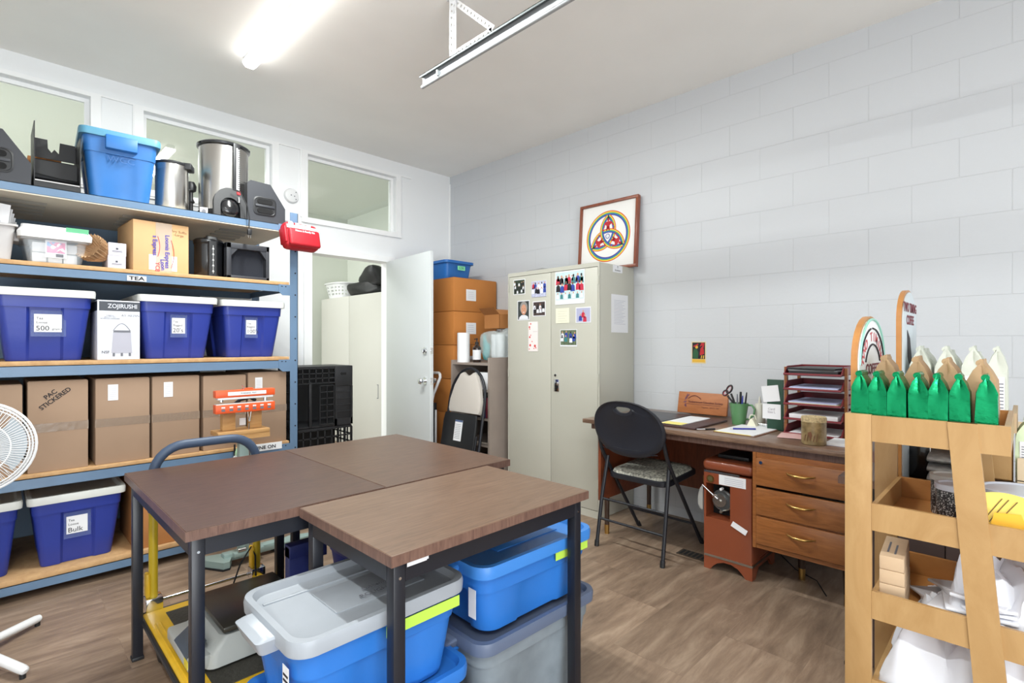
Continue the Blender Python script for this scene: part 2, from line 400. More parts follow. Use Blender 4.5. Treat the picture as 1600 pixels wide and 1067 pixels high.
# open door leaf
d = thing('door_1', '', ''); del d['label']; del d['category']; d['kind'] = 'structure'
hx, hy = 2.738, 4.395; fx, fy = 2.668, 3.595
d.location = (hx, hy, 0); d.rotation_euler = (0, 0, math.atan2(fy - hy, fx - hx)); L_ = math.hypot(fx - hx, fy - hy)
DOORM = mat('door_paint', C(212, 217, 218), 0.3)
B(DOORM).box(0.0, L_, -.036, 0, 0.01, 2.035, bev=.002).build('door_leaf', d)
for z, nm in ((1.185, 'deadbolt'), (0.925, 'door_knob')):
    k = B(CHROME); x = L_ - .07
    k.cyl((x, -.036, z), (x, -.044, z), .032)
    if nm == 'door_knob':
        k.tube([(x, -.044, z), (x, -.066, z), (x, -.074, z), (x, -.090, z), (x, -.100, z), (x, -.104, z)], [.012, .012, .022, .028, .022, .008], seg=18)
        k.cyl((x, 0, z), (x, .03, z), .012); k.tube([(x, .03, z), (x, .04, z), (x, .06, z), (x, .066, z)], [.014, .026, .024, .008], seg=18)
    else:
        k.tube([(x, -.044, z), (x, -.058, z), (x, -.064, z)], [.024, .022, .01], seg=18); k.box(x - .004, x + .004, -.072, -.06, z - .014, z + .014)
    k.box(L_, L_ + .002, -.030, -.006, z - .028, z + .028); k.cyl((L_, -.018, z), (L_ + .008, -.018, z), .008)
    k.build(nm, d)
# ---- ceiling strip lamp, rail
t = thing('strip_light', 'long lit white strip light fixed to the ceiling', 'ceiling light', (1.15, 2.7, H))
DIFF = mat('lamp_diffuser', C(255, 253, 248), 0.4, emit=8.0)
B(WHITE).box(-.034, .034, -1.45, .78, -.03, 0, bev=.004).build('fixture_body', t)
dd = B(DIFF); dd.prism([(-.040, -.028), (-.038, -.046), (-.022, -.062), (.022, -.062), (.038, -.046), (.040, -.028)], 'y', -1.44, .77); dd.build('diffuser', t)
def rail_y(k): return k
t = thing('garage_rail', 'galvanised garage door opener rail hanging below the ceiling', 'rail', (1.70, 0.8, 2.70))
GALV = mat('galvanised_steel', C(168, 172, 175), 0.38, 0.35, var=0.05, vscale=30)
GALVD = mat('dark_galvanised', C(98, 104, 106), 0.5, 0.5)
g = B(GALV); za, zb_ = -.028, .028
g.box(-.004, .0, -2.8, 1.585, za, zb_); g.box(-.026, 0, -2.8, 1.585, zb_ - .003, zb_, m=GALVD); g.box(-.026, -.023, -2.8, 1.585, zb_ - .012, zb_, m=GALVD)
g.tube([(-.006, -2.8, za), (-.006, 1.585, za)], .010, seg=10)
g.box(-.028, 0, 1.42, 1.43, za, za + .03)
g.build('channel', t)
def angle_strip(b, p0, p1, w, th, nholes, u, v):
    # perforated flat strip from p0 to p1, width along u, thickness along v, drawn as two rails and bridges so its holes are real
    p0, p1, u, v = Vector(p0), Vector(p1), Vector(u), Vector(v); n = nholes; d_ = (p1 - p0) / n
    def bar(a, c, uu0, uu1):
        q = [a + u * uu0, c + u * uu0, c + u * uu1, a + u * uu1]
        b.loft([[tuple(x) for x in q], [tuple(x + v * th) for x in q]])
    bar(p0, p1, -w / 2, -w * .2); bar(p0, p1, w * .2, w / 2)
    for i in range(n): bar(p0 + d_ * i, p0 + d_ * (i + .66), -w * .2, w * .2)
hb = B(WHITE)
angle_strip(hb, (.0, 1.31, .03), (.0, 1.31, .34), .032, .003, 9, (0, 1, 0), (-1, 0, 0))
angle_strip(hb, (-.016, 1.31, .03), (-.016, 1.31, .34), .030, .003, 9, (1, 0, 0), (0, 1, 0))
angle_strip(hb, (.004, 1.31, .325), (.004, 1.02, .06), .036, .003, 11, (0, .5, -.7), (1, 0, 0))
angle_strip(hb, (.004, 1.31, .055), (.004, 1.02, .055), .036, .003, 9, (0, 0, 1), (1, 0, 0))
hb.box(-.02, .02, 1.27, 1.35, .336, .34)
hb.build('hanger_bracket', t)
# smoke alarm
t = thing('smoke_alarm', 'round white smoke alarm on the wall between transom windows', 'smoke alarm', (1.795, Y1, 2.495))
b = B(WHITE); b.M = Matrix.Rotation(R(90), 4, 'X'); b.lathe([(.062, 0), (.062, .012), (.055, .028), (.045, .032), (0.001, .032)]); b.build('cover', t)
b = B(GREYINK); b.M = Matrix.Rotation(R(90), 4, 'X')
for x, y in ((.03, .03), (.018, -.005), (-.01, .0), (.03, -.03)):
    b = B(GREYINK); b.M = Matrix.Rotation(R(90), 4, 'X'); b.cyl((x, y, .03), (x, y, .033), .005, seg=10); b.build('vent_hole', t)
# back room contents
CABW = mat('cabinet_white', C(202, 201, 194), 0.4)
t = thing('storage_cabinet', 'tall plain white cabinet seen through the doorway', 'cabinet', (3.37, 5.89, 0))
B(CABW).box(-.25, .28, -.75, .75, 0, 1.83, bev=.003).build('body', t)
for k, (a, c) in enumerate(((-.75, -.003), (.003, .75))): 
    dr = B(CABW).box(-.27, -.25, a, c, .05, 1.825, bev=.002).build('door', t)
    if k == 1: pass
B(GREYINK).box(-.274, -.27, -.68, -.674, .62, .78).box(-.274, -.27, -.68, -.65, .62, .626).box(-.274, -.27, -.68, -.65, .774, .78).build('pull', t)
# laundry basket (slotted)
t = thing('laundry_basket', 'white slotted laundry basket on top of the tall white cabinet', 'basket', (3.31, 6.42, 1.83))
b = B(WHITE); NB, NL = 44, 9
import itertools
def bask(a, h):
    k = .80 + .2 * h; return (.20 * k * (abs(math.cos(a)) ** .7) * (1 if math.cos(a) > 0 else -1), .26 * k * (abs(math.sin(a)) ** .7) * (1 if math.sin(a) > 0 else -1), .19 * h + .002)
vs = []; fs = []
for j in range(NL + 1):
    for i in range(NB): vs.append(bask(2 * PI * i / NB, j / NL))
for j in range(NL):
    for i in range(NB):
        if j in (2, 4, 6) and i % 2 == 0: continue
        l = (i + 1) % NB; fs.append((j * NB + i, j * NB + l, (j + 1) * NB + l, (j + 1) * NB + i))
fs.append(tuple(range(NB)))
b.add(vs, fs); b.build('body', t)
b = B(WHITE); b.tube([(lambda p: (p[0] * 1.03, p[1] * 1.03, p[2]))(bask(2 * PI * i / NB, 1.0)) for i in range(NB)], .010, seg=8, closed=True); b.build('rim', t)
# black bag
def blob(b, cx, cy, z0, sx, sy, sz, seed, m=None, nu=20, nv=12, amp=.12, flat=.5, sq=.7):
    rr = random.Random(seed); ph = [(rr.uniform(0, 6), rr.randint(1, 4), rr.randint(1, 3), rr.uniform(.3, 1)) for _ in range(5)]
    vs = []; fs = []
    for j in range(nv + 1):
        th = PI * j / nv
        for i in range(nu):
            a = 2 * PI * i / nu
            k = 1 + amp * sum(w * math.sin(m1 * a + p) * math.sin(m2 * th + p * 2) for p, m1, m2, w in ph) / 2
            ca, sa = math.cos(a), math.sin(a); st = max(math.sin(th), 0) ** flat
            x = sx * k * st * (abs(ca) ** sq) * (1 if ca > 0 else -1); y = sy * k * st * (abs(sa) ** sq) * (1 if sa > 0 else -1)
            ct = -math.cos(th); z = z0 + sz * (.5 + .5 * (abs(ct) ** .8) * (1 if ct > 0 else -1)) * (1 if j < nv * .3 else k)
            vs.append((cx + x, cy + y, max(z, z0)))
    for j in range(nv):
        for i in range(nu): l = (i + 1) % nu; fs.append((j * nu + i, j * nu + l, (j + 1) * nu + l, (j + 1) * nu + i))
    return b.add(vs, fs, m)
b = B(mat('black_vinyl', C(24, 25, 27), 0.45, bump=0.4, bscale=14))
blob(b, 0, 0, .0, .20, .32, .17, 3, amp=.2); blob(b, 0, -.16, .10, .17, .20, .22, 5, amp=.22)
solo(b, 'duffel_bag', 'slumped black bag on the tall white cabinet beside the basket', 'bag', loc=(3.34, 5.80, 1.83))
b = B(mat('brass_plate', C(170, 146, 100), 0.5, 0.3, var=.2, vscale=30)).box(-.05, .05, -.02, 0, -.10, .10, bev=.004)
for z in (-.06, -.02, .02, .06): b.box(-.04, .04, -.024, -.02, z - .012, z + .012, m=mat('dark_brass', C(120, 98, 60), .5, .3))
solo(b, 'wall_plaque', 'small brass coloured relief plaque on the back room wall', 'plaque', loc=(2.97, 6.99, 1.665))
b = B(TRIMW).box(3.49, 3.499, 2.15, 4.3, 0, .09)
# ================================================================ STEEL SHELVING
YF = 3.46; YB = 4.20; XL, XR = -0.75, 1.40
t = thing('shelving_unit', 'long blue-grey steel shelving unit loaded with totes and boxes against the window wall', 'shelving', (0.3, 3.83, 0))
for (xa, xb, ya) in ((1.400, 1.452, YF), (1.40, 1.452, YB - .03), (-.80, -.75, YF), (-.80, -.75, YB - .03)):
    p = B(BLUESTEEL); p.box(xa, xb, ya, ya + .004, 0, 2.115); p.box(xb - .004, xb, ya, ya + .035, 0, 2.115)
    p.build('post', t, world=True)
    h = B(BLACKM)
    for k in range(15):
        z = .12 + k * .145
        if z < 2.1: h.cyl((xa + .034, ya - .0006, z), (xa + .034, ya, z), .0055, seg=8)
    hh = h.build('bolt_hole', t, world=True); hh['kind'] = 'stuff'
LV = [(0.040, 0.083, .108), (0.535, 0.586, .605), (1.086, 1.138, 1.160), (1.586, 1.630, 1.652), (1.985, 2.025, 2.027)]
MASON = mat('cream_hardboard', C(206, 198, 182), 0.7)
for i, (z0, z1, zt) in enumerate(LV):
    for y in (YF, YB):
        s_ = 1 if y == YF else -1
        bm_ = B(BLUESTEEL if y == YF else BLUESTEELD); bm_.box(XL, XR, y, y + .004 * s_, z0, z1); bm_.box(XL, XR, y, y + .03 * s_, z1 - .003, z1)
        if y == YF: bm_.box(XL, XR - .02, y + .005, y + .022, z0, z0 + .003)
        bm_.build('beam', t, world=True)
    e = B(BLUESTEEL); e.box(XR - .004, XR, YF, YB, z0 + .005, z1); e.build('end_beam', t, world=True)
    if i == 4:
        B(MASON).box(XL, XR - .005, YF + .002, YB, z0 - .007, z0 - .001).build('shelf_board', t, world=True)
        B(MASON).box(XL, XR - .005, YF + .006, YB, z1 - .002, z1 + .001).build('shelf_board', t, world=True)
        lv = B(mat('louvre_grey', C(150, 146, 138), .5))
        for xx in (.12, .62, 1.12):
            for yy in (3.62, 3.72, 3.82, 3.92): lv.prism([(yy, z0 - .0075), (yy + .03, z0 - .0075), (yy + .03, z0 - .017)], 'x', xx - .09, xx + .09)
        o = lv.build('louvre', t, world=True); o['kind'] = 'stuff'
    else:
        B(PARTICLE).box(XL, XR - .006, YF + .001, YB, z1, zt, bev=.002).build('shelf_board', t, world=True)
    br = B(BLUESTEEL)
    br.prism([(XR - .05, z0 - .022), (XR, z0 - .022), (XR, z0), (XR - .075, z0)], 'y', YF - .003, YF - .0005)
    br.box(XR - .075, XR, YF - .003, YF - .0005, z0, z1 + .004)
    br.box(XR - .034, XR - .026, YF - .004, YF - .003, z1 - .012, z1 - .006, m=BLACKM).box(XR - .06, XR - .048, YF - .004, YF - .003, z1 - .010, z1 - .006, m=BLACKM)
    br.build('bracket', t, world=True)
# pale backing sheet partly behind the shelves
B(BLUESTEELD).box(XL, 1.06, YB + .004, YB + .010, .02, 2.0).build('back_panel', t, world=True)
b = B(PAPER).box(.523, .610, YF - .0045, YF - .0035, 1.589, 1.618)
o = thing('shelf_sign', 'white TEA sign taped to the second shelf beam', 'sign', (.566, YF - .004, 1.603)); b.build('card', o, world=True)
text('TEA', .028, INK, o, (0, -.0016, 0), sx=1.4, bold=.03)
o = thing('shelf_sign', 'white handwritten sign on the shelf beam behind the dolly handle', 'sign', (1.27, YF - .004, .585)); B(PAPER).box(-.12, .075, -.001, .001, -.022, .024).build('card', o)
text('INE ON', .03, INK, o, (-.02, -.0025, -.001), sx=1.1, bold=.02)

# ---------------------------------------------------------------- totes
def trough(w, d, r, z, rec, hw, n=5):
    """rounded rectangle whose four sides carry a shallow centred recess"""
    pts = []; k = .012
    def side(p0, p1, L, nrm, c):
        # from p0 to p1 with recess centred
        ux, uy = (p1[0] - p0[0]), (p1[1] - p0[1]); l = math.hypot(ux, uy); ux /= l; uy /= l; mx, my = (p0[0] + p1[0]) / 2, (p0[1] + p1[1]) / 2
        h = min(c, l / 2 - .02)
        for a, q in ((-h, 0), (-h + k, rec), (h - k, rec), (h, 0)): pts.append((mx + ux * a - nrm[0] * q, my + uy * a - nrm[1] * q, z))
    def corner(cx, cy, a0):
        for j in range(n + 1): a = R(a0 + 90 * j / n); pts.append((cx + r * math.cos(a), cy + r * math.sin(a), z))
    W, D = w / 2, d / 2
    side((-W + r, -D), (W - r, -D), w, (0, -1), hw); corner(W - r, -D + r, -90)
    side((W, -D + r), (W, D - r), d, (1, 0), hw * .8); corner(W - r, D - r, 0)
    side((W - r, D), (-W + r, D), w, (0, 1), hw); corner(-W + r, D - r, 90)
    side((-W, D - r), (-W, -D + r), d, (-1, 0), hw * .8); corner(-W + r, -D + r, 180)
    return pts
def tote(name, label, loc, w, d, h, body, lid, rz=0.0, group=None, taper=.82, r=.035, hw=None, collar=.80, rim=None, rec=.007, lidstyle=0, nolid=False, handles=True):
    t = thing(name, label, 'storage tote', loc, rz, group)
    hw = hw or w * .17
    def sc(k): return taper + (1 - taper) * k
    b = B(body); lw = w - .03; ld = d - .03; rg = []
    for z, s_, rc in ((0, sc(0) - .012, rec), (.008, sc(0), rec), (h * collar * .5, sc(collar * .5), rec), (h * collar, sc(collar), rec), (h * collar, sc(collar) + .018, 0), (h * collar + .006, sc(collar) + .022, 0), (h - .004, 1.0, 0)):
        rg.append(trough(lw * s_, ld * s_, r, z, rc, hw))
    if nolid:
        rg.append(trough(lw - .012, ld - .012, r, h - .004, 0, hw)); rg.append(trough(lw * (sc(0)) - .012, ld * sc(0) - .012, r, .01, 0, hw))
    b.loft(rg, cap0=True, cap1=True); b.build('body', t)
    if not nolid:
        l = B(lid); T = .026; f = .020
        def q(dw, z, rr=r): return rrect(w + dw, d + dw, rr + dw * .2, z, 6)
        l.loft([q(-.016, h - .012), q(0, h - .012), q(.004, h + T * .55), q(-.002, h + T), q(-.034, h + T), q(-.050, h + T - f * .9), q(-.06, h + T - f)], cap0=True, cap1=True)
        if lidstyle == 1:
            zt = h + T - f
            l.box(-w * .20, w * .34, -d * .20, d * .20, zt - .004, zt + .0035, bev=.0015)
            l.box(-w * .43, w * .43, d * .27, d * .30, zt - .002, zt + .004, bev=.0015)
        l.build('lid', t)
        for s_ in ((-1, 1) if handles else ()):
            hd = B(lid if lidstyle == 1 else (rim or lid))
            hd.loft([rrect(.05, d * .36, .012, h - .03, 3, s_ * (w / 2 + .006)), rrect(.066, d * .42, .012, h + .006, 3, s_ * (w / 2 + .012)), rrect(.05, d * .40, .012, h + .012, 3, s_ * (w / 2 + .004))])
            hd.build('handle', t)
    else:
        l = B(rim or body); l.loft([rrect(w - .034, d - .034, r, h - .028, 6), rrect(w, d, r, h - .024, 6), rrect(w, d, r, h, 6), rrect(w - .046, d - .046, r, h, 6), rrect(w - .05, d - .05, r, h - .028, 6)], cap0=False, cap1=False); l.build('rim', t)
    return t
def tote_label(t, lines, x, z, y, wd=.085, ht=.09):
    """lines = (small, small, big)"""
    c = B(PAPER).box(x - wd / 2, x + wd / 2, y - .0022, y - .0014, z - ht / 2, z + ht / 2).build('paper_label', t)
    film = B(mat('tape_film', C(120, 136, 190), .1, alpha=.25)).box(x - wd * .62, x + wd * .66, y - .0012, y - .0006, z - ht * .75, z + ht * .72).build('tape', t)
    text(lines[0], ht * .19, INK, c, (x - wd * .42, y - .0024, z + ht * .26), align='LEFT'); text(lines[1], ht * .19, INK, c, (x - wd * .42, y - .0024, z + ht * .03), align='LEFT')
    text(lines[2], ht * .38, INK, c, (x - wd * .44, y - .0024, z - ht * .30), align='LEFT')
    if len(lines) > 3: text(lines[3], ht * .17, INK, c, (x + wd * .14, y - .0024, z - ht * .33), align='LEFT')
Z3 = 1.161
def nav(label, xc, w, lines, lx, z0, h=.335, d=.60, wd=.085, yoff=0.0, lz=.19):
    t = tote('storage_tote', label, (xc, 3.475 + d / 2 + yoff, z0), w, d, h, NAVY, OFFWHITE, group='navy totes with off-white lids', taper=.80, r=.03, hw=w * .18, handles=False, rec=.013)
    if lines: tote_label(t, lines, lx, lz, -d / 2 + .0 + (d - .03) / 2 * (1 - (.80 + .2 * lz / h)) + .013, wd=wd)
    return t
nav('navy tote with off-white lid, labelled Tea Loose 500', .197, .395, ('Tea', 'Loose', '500', "gram's"), .01, Z3, wd=.105)
nav("navy tote with off-white lid, labelled Tea Bagged 20's", .775, .400, ('Tea', 'Bagged', "20's"), .0, Z3, wd=.066)
nav("navy tote with off-white lid, labelled Tea Bagged 100's", 1.186, .385, ('Tea', 'Bagged', "100's"), -.012, Z3, wd=.06, h=.33)
Z5 = .109
nav('navy tote with off-white lid, labelled Tea Loose Bulk, on the lowest shelf', .325, .395, ('Tea', 'Loose', 'Bulk'), -.005, Z5, h=.345, lz=.20)
nav('navy tote on the lowest shelf, cut off by the left edge of the photo', -.085, .395, None, 0, Z5, h=.345)
# beverage dispenser carton
t = thing('dispenser_box', 'white and black beverage dispenser carton between navy totes', 'box', (.4915, 3.62, Z3))
WB = mat('glossy_white_card', C(214, 217, 227), .4); CH = mat('charcoal_print', C(66, 70, 78), .4)
B(WB).box(-.0925, .0925, -.14, .14, 0, .318, bev=.001).build('carton', t)
B(CH).box(-.085, .0925, -.1410, -.14, .262, .312).box(-.0926, -.0925, -.14, .14, .262, .312).build('printed_band', t)
text('ZOJIRUSHI', .032, WB, t, (.016, -.1415, .287), sx=.86, bold=.01)
text('AY-AE25N', .018, GREYINK, t, (.05, -.1405, .238)); text('NSF', .020, INK, t, (-.058, -.1405, .04))
text('THERMAL\nGRAVITY POT\nBEVERAGE DISPENSER', .0085, GREYINK, t, (-.038, -.1405, .228))
pr_ = B(mat('print_grey', C(172, 172, 184), .5)); sx_, yy = .012, -.1408
pr_.prism([(sx_ - .045, .035), (sx_ + .045, .035), (sx_ + .040, .145), (sx_ - .038, .145)], 'y', yy, yy + .0007)
pr_.prism([(sx_ - .038, .146), (sx_ + .040, .146), (sx_ + .036, .158), (sx_ - .034, .158)], 'y', yy, yy + .0007, m=GREYINK)
pr_.tube([(sx_ - .038 + .076 * k / 12, yy, .155 + .040 * math.sin(PI * k / 12)) for k in range(13)], .0014, m=GREYINK, seg=5)
for x in (-.035, 0, .035): pr_.box(sx_ + x - .005, sx_ + x + .005, yy, yy + .0007, .018, .036, m=GREYINK)
pr_.build('printed_picture', t)
# ---------------------------------------------------------------- cartons on shelf 4
Z4 = .6055
def carton(label, x0, x1, h, marks, yf=3.485, d=.45, m=KRAFT, z=Z4, name='cardboard_box', tape_z=.22, group='brown cartons on the middle shelf'):
    xc = (x0 + x1) / 2; w = x1 - x0
    t = thing(name, label, 'box', (xc, yf + d / 2, z), 0, group)
    b = B(m); b.box(-w / 2, w / 2, -d / 2, d / 2, 0, h, bev=.003); b.build('carton', t)
    B(m).box(-w / 2 + .004, w / 2 - .004, -d / 2 + .004, -.002, h, h + .003).box(-w / 2 + .004, w / 2 - .004, .002, d / 2 - .004, h, h + .003).build('top_flap', t)
    if tape_z:
        tp = B(TAPE); tp.box(-w / 2 - .0015, w / 2 + .0015, -d / 2 - .0012, -d / 2, tape_z - .022, tape_z + .022); tp.box(w / 2, w / 2 + .0012, -d / 2, d / 2, tape_z - .022, tape_z + .022); tp.build('tape', t)
    if marks == 'sheet' or isinstance(marks, float):
        k = marks if isinstance(marks, float) else 0
        B(PAPER).box(-.022 + k, .022 + k, -d / 2 - .002, -d / 2, h - .115, h - .03).build('packing_slip', t)
        g = B(mat('pale_grey_ink', C(186, 188, 200), .8))
        for j in range(7): g.box(-.016 + k, .014 + k, -d / 2 - .0026, -d / 2 - .002, h - .105 + j * .010, h - .1035 + j * .010)
        g.build('print', t)
    return t
carton('brown carton at the left end of the middle shelf, behind the fan', -.22, .112, .44, None)
t = carton('brown carton marked PAC STICKERED in black marker', .130, .362, .452, None)
text('PAC\nSTICKERED', .030, INK, t, (-.022, -.2262, .375), roll=R(40), bold=.015)
carton('brown carton with a white slip, right of the PAC STICKERED one', .392, .630, .452, -.045)
carton('brown carton with a white slip, fourth along the middle shelf', .642, .876, .452, -.04)
carton('brown carton behind the left side of the orange sealer', .896, 1.135, .445, None)
carton('brown carton with a slip behind the right side of the orange sealer', 1.147, 1.385, .455, -.055)
# lower shelf cartons
carton('glossy brown carton beside the Tea Loose Bulk tote on the lowest shelf', .560, .86, .335, None, z=Z5, m=KRAFT2, group='brown cartons on the lowest shelf', tape_z=.3)
carton('brown carton at the right end of the lowest shelf under the sealer', .89, 1.30, .33, None, z=Z5, m=KRAFT2, group='brown cartons on the lowest shelf')

# ---------------------------------------------------------------- shelf 2 goods
Z2 = 1.653
t = thing('file_bin', 'grey plastic bin stuffed with white bags at the left end of a shelf', 'bin', (-.03, 3.66, Z2))
b = B(mat('pale_grey_plastic', C(186, 184, 184), .4)); b.loft([rrect(.20, .30, .02, 0), rrect(.235, .33, .02, .165), rrect(.255, .35, .02, .165), rrect(.255, .35, .02, .175), rrect(.225, .32, .02, .175), rrect(.19, .29, .02, .01)]); b.build('bin_body', t)
t2 = thing('paper_bag_bundle', 'bundle of printed white paper bags standing in the grey bin', 'paper bags', (-.03, 3.66, Z2 + .015))
b = B(PAPER)
for k in range(6): b.M = Matrix.Translation((.0, -.10 + k * .035, 0)) @ Matrix.Rotation(R(6 + 2 * k), 4, 'Y') @ Matrix.Rotation(R(-4 + k * 2), 4, 'X'); b.box(-.075, .075, -.004, .004, .01, .275 - .012 * k)
b.build('bag_stack', t2); 
text('Coffee', .03, mat('maroon_ink', C(120, 50, 60), .6), t2, (.02, -.125, .21), roll=R(-6)); text('Fair Trade', .022, INK, t2, (.02, -.123, .18), roll=R(-6))
# clear tote
t = thing('clear_tote', 'clear plastic tote with white lid and green sticky note', 'storage tote', (.236, 3.66, Z2))
CLR = mat('frosted_plastic', C(214, 224, 232), .12, alpha=.32)
b = B(CLR); b.loft([rrect(.205, .30, .02, 0), rrect(.245, .335, .02, .11), rrect(.262, .35, .02, .112), rrect(.265, .352, .02, .140)], cap1=False); b.build('body', t)
b = B(WHITE); b.loft([rrect(.285, .372, .025, .122, 5), rrect(.29, .376, .025, .15, 5), rrect(.262, .35, .025, .172, 5), rrect(.258, .346, .02, .185, 5)]); b.build('lid', t)
b = B(mat('mint_note', C(130, 222, 170), .7)); b.M = Matrix.Translation((.082, -.181, .166)) @ Matrix.Rotation(R(-58), 4, 'X'); b.box(-.045, .045, -.022, .022, 0, .001); o = b.build('sticky_note', t); o['label'] = 'green sticky note'
b = B(WHITE)
for sx in (-1, 1): b.loft([rrect(.026, .12, .008, .11, 3, sx * .146), rrect(.03, .13, .008, .150, 3, sx * .148), rrect(.012, .12, .005, .158, 3, sx * .142)])
b.build('latch', t)
b = B(PAPER).box(-.04, .042, -.158, -.156, .03, .118); b.box(-.034, .036, -.159, -.158, .055, .108, m=photo_mat('pink_blue_print', [C(226, 110, 160), C(110, 160, 220), C(240, 240, 245), C(200, 90, 140)], 60)); b.box(.0, .03, -.159, -.158, .034, .05, m=GREYINK); b.build('product_label', t)
c_ = thing('packet_stack', 'white packets stacked inside the clear tote', 'packets', (.236, 3.66, Z2 + .004))
b = B(PAPER)
for ix in range(3):
    for iz in range(2): b.box(-.088 + ix * .06, -.034 + ix * .06, -.13, .13, .002 + iz * .052, .050 + iz * .052, bev=.004)
o = b.build('packets', c_); o['kind'] = 'stuff'
# coffee filters: fluted nested cups lying on their side
t = thing('coffee_filter_stack', 'stack of brown fluted paper coffee filters beside the clear tote', 'coffee filters', (.432, 3.56, Z2 + .072))
FILT = mat('unbleached_paper', C(196, 160, 122), .9)
b = B(FILT); NF = 44
for k in range(5):
    rings = []
    for z, r in ((0.0, .040), (.062, .068)):
        rings.append([(r * (1 + (.10 if q % 2 else -.10) * (1.0 if z > 0 else .5)) * math.cos(2 * PI * q / NF), r * (1 + (.10 if q % 2 else -.10) * (1. if z > 0 else .5)) * math.sin(2 * PI * q / NF), z + k * .009 + (.003 if q % 2 else -.003)) for q in range(NF)])
    b.M = Matrix.Rotation(R(-62), 4, 'Y') @ Matrix.Rotation(R(38), 4, 'X')
    b.loft(rings, cap0=True, cap1=False)
o = b.build('filters', t); o['kind'] = 'stuff'
LILAC = mat('pale_lilac_card', C(206, 204, 216), .6)
for k, (lb, z0, z1, dx) in enumerate((('small white printed carton, lower of two, left of the big shipping box', 0, .068, 0), ('small white printed carton stacked on its twin by the shipping box', .0685, .138, .002))):
    t = thing('small_carton', lb, 'box', (.4835 + dx, 3.59, Z2 + z0), 0, 'small white cartons')
    h = z1 - z0; B(LILAC).box(-.039, .039, -.10, .10, 0, h, bev=.0015).build('carton', t)
    B(CH).box(-.006, .004, -.1008, -.10, h * .48, h * .62).box(-.022, .022, -.1008, -.10, h * .30, h * .33).box(-.022, .022, -.1008, -.10, h * .38, h * .40).build('print', t)
# shipping box with courier tape
t = thing('shipping_box', 'large tan shipping box with courier tape and white label', 'box', (.683, 3.69, Z2), R(3))
w, d, h = .272, .36, .295
b = B(KRAFT3); b.box(-w / 2, w / 2, -d / 2, d / 2, 0, h - .01, bev=.003); b.build('carton', t)
b = B(KRAFT3); b.face([(-w / 2, -d / 2, h - .01), (w / 2, -d / 2, h - .01), (w / 2 - .004, -.01, h + .004), (-w / 2 + .004, -.01, h + .001)]); b.face([(-w / 2, d / 2, h - .01), (w / 2, d / 2, h - .01), (w / 2 - .004, .0, h - .002), (-w / 2 + .004, .0, h - .003)]); b.build('top_flap', t)
B(PAPER).box(-.062, .075, -d / 2 - .0015, -d / 2, .012, .098).build('address_label', t)
B(mat('packing_tape', C(216, 200, 182), .15, alpha=.5)).box(-.03, .05, -d / 2 - .0022, -d / 2 - .0016, 0, h - .012).build('tape', t)
VIO = mat('violet_ink', C(70, 60, 160), .6); RDI = mat('red_ink', C(206, 60, 66), .6)
text('s Express', .030, VIO, t, (-.034, -d / 2 - .003, .150), roll=R(-90), bold=.02); text('Loomis Express', .030, VIO, t, (.026, -d / 2 - .003, .122), roll=R(-90), bold=.02)
text('Loon', .030, VIO, t, (.004, -d / 2 - .003, .045), roll=R(-86), bold=.02); text('YCB', .030, RDI, t, (-.022, -d / 2 - .003, .03), roll=R(-90), bold=.01)
text('Any Suffix\n-Large', .020, mat('faint_ink', C(150, 116, 84), .8), t, (.085, -d / 2 - .001, .235), align='CENTER', roll=R(-4))
b = B(RDI); b.tube([(-.020 + .010 * math.sin(PI * k / 10), -d / 2 - .003, .090 + .115 * k / 10) for k in range(11)], .0014, seg=5); b.tube([(.046 + .014 * math.sin(PI * k / 10), -d / 2 - .003, .03 + .16 * k / 10) for k in range(11)], .0014, seg=5); b.build('printed_swoosh', t)
# black airpot
t = thing('airpot', 'black coffee airpot with a white level gauge beside the shipping box', 'airpot', (.955, 3.60, Z2))
BG = mat('gloss_black', C(22, 23, 26), .2, coat=.4)
b = B(BG); b.lathe([(.072, 0), (.078, .008), (.078, .20), (.082, .205), (.084, .225), (.074, .236), (.03, .240), (0.001, .240)], seg=36); b.build('body', t)
b = B(BLACK); b.loft([rrect(.05, .035, .01, .0, 4, 0, -.078), rrect(.05, .035, .01, .215, 4, 0, -.078)]); b.loft([rrect(.07, .10, .012, .222, 4, 0, -.03), rrect(.06, .09, .012, .246, 4, 0, -.03)]); b.build('pump_head', t)
b = B(WHITE)
for k in range(5): b.prism([(-.006, .030 + k * .034), (.006, .030 + k * .034), (0, .046 + k * .034)], 'y', -.0962, -.0955)
b.box(-.001, .001, -.0962, -.0955, .02, .19); b.build('level_mark', t)
# black open monitor / heater box
t = thing('speaker_cabinet', 'black plastic speaker cabinet with an open front, right end of the shelf', 'speaker', (1.155, 3.62, Z2))
CHBL = mat('charcoal_plastic', C(48, 50, 56), .5)
b = B(CHBL); w, d, h = .255, .24, .222
b.box(-w / 2, w / 2, -d / 2 + .05, d / 2, 0, h, bev=.004)
b.box(-w / 2, -w / 2 + .028, -d / 2, d / 2, 0, h, bev=.003); b.box(w / 2 - .02, w / 2, -d / 2, d / 2, 0, h, bev=.003); b.box(-w / 2, w / 2, -d / 2, d / 2, h - .035, h, bev=.003); b.box(-w / 2, w / 2, -d / 2, d / 2, 0, .02, bev=.003)
b.prism([(-w / 2 + .02, h - .03), (-w / 2 + .07, h - .03), (-w / 2 + .02, h - .09)], 'y', -d / 2 + .003, -d / 2 + .05); b.prism([(w / 2 - .018, h - .03), (w / 2 - .06, h - .03), (w / 2 - .018, h - .09)], 'y', -d / 2 + .003, -d / 2 + .05)
b.build('cabinet', t)
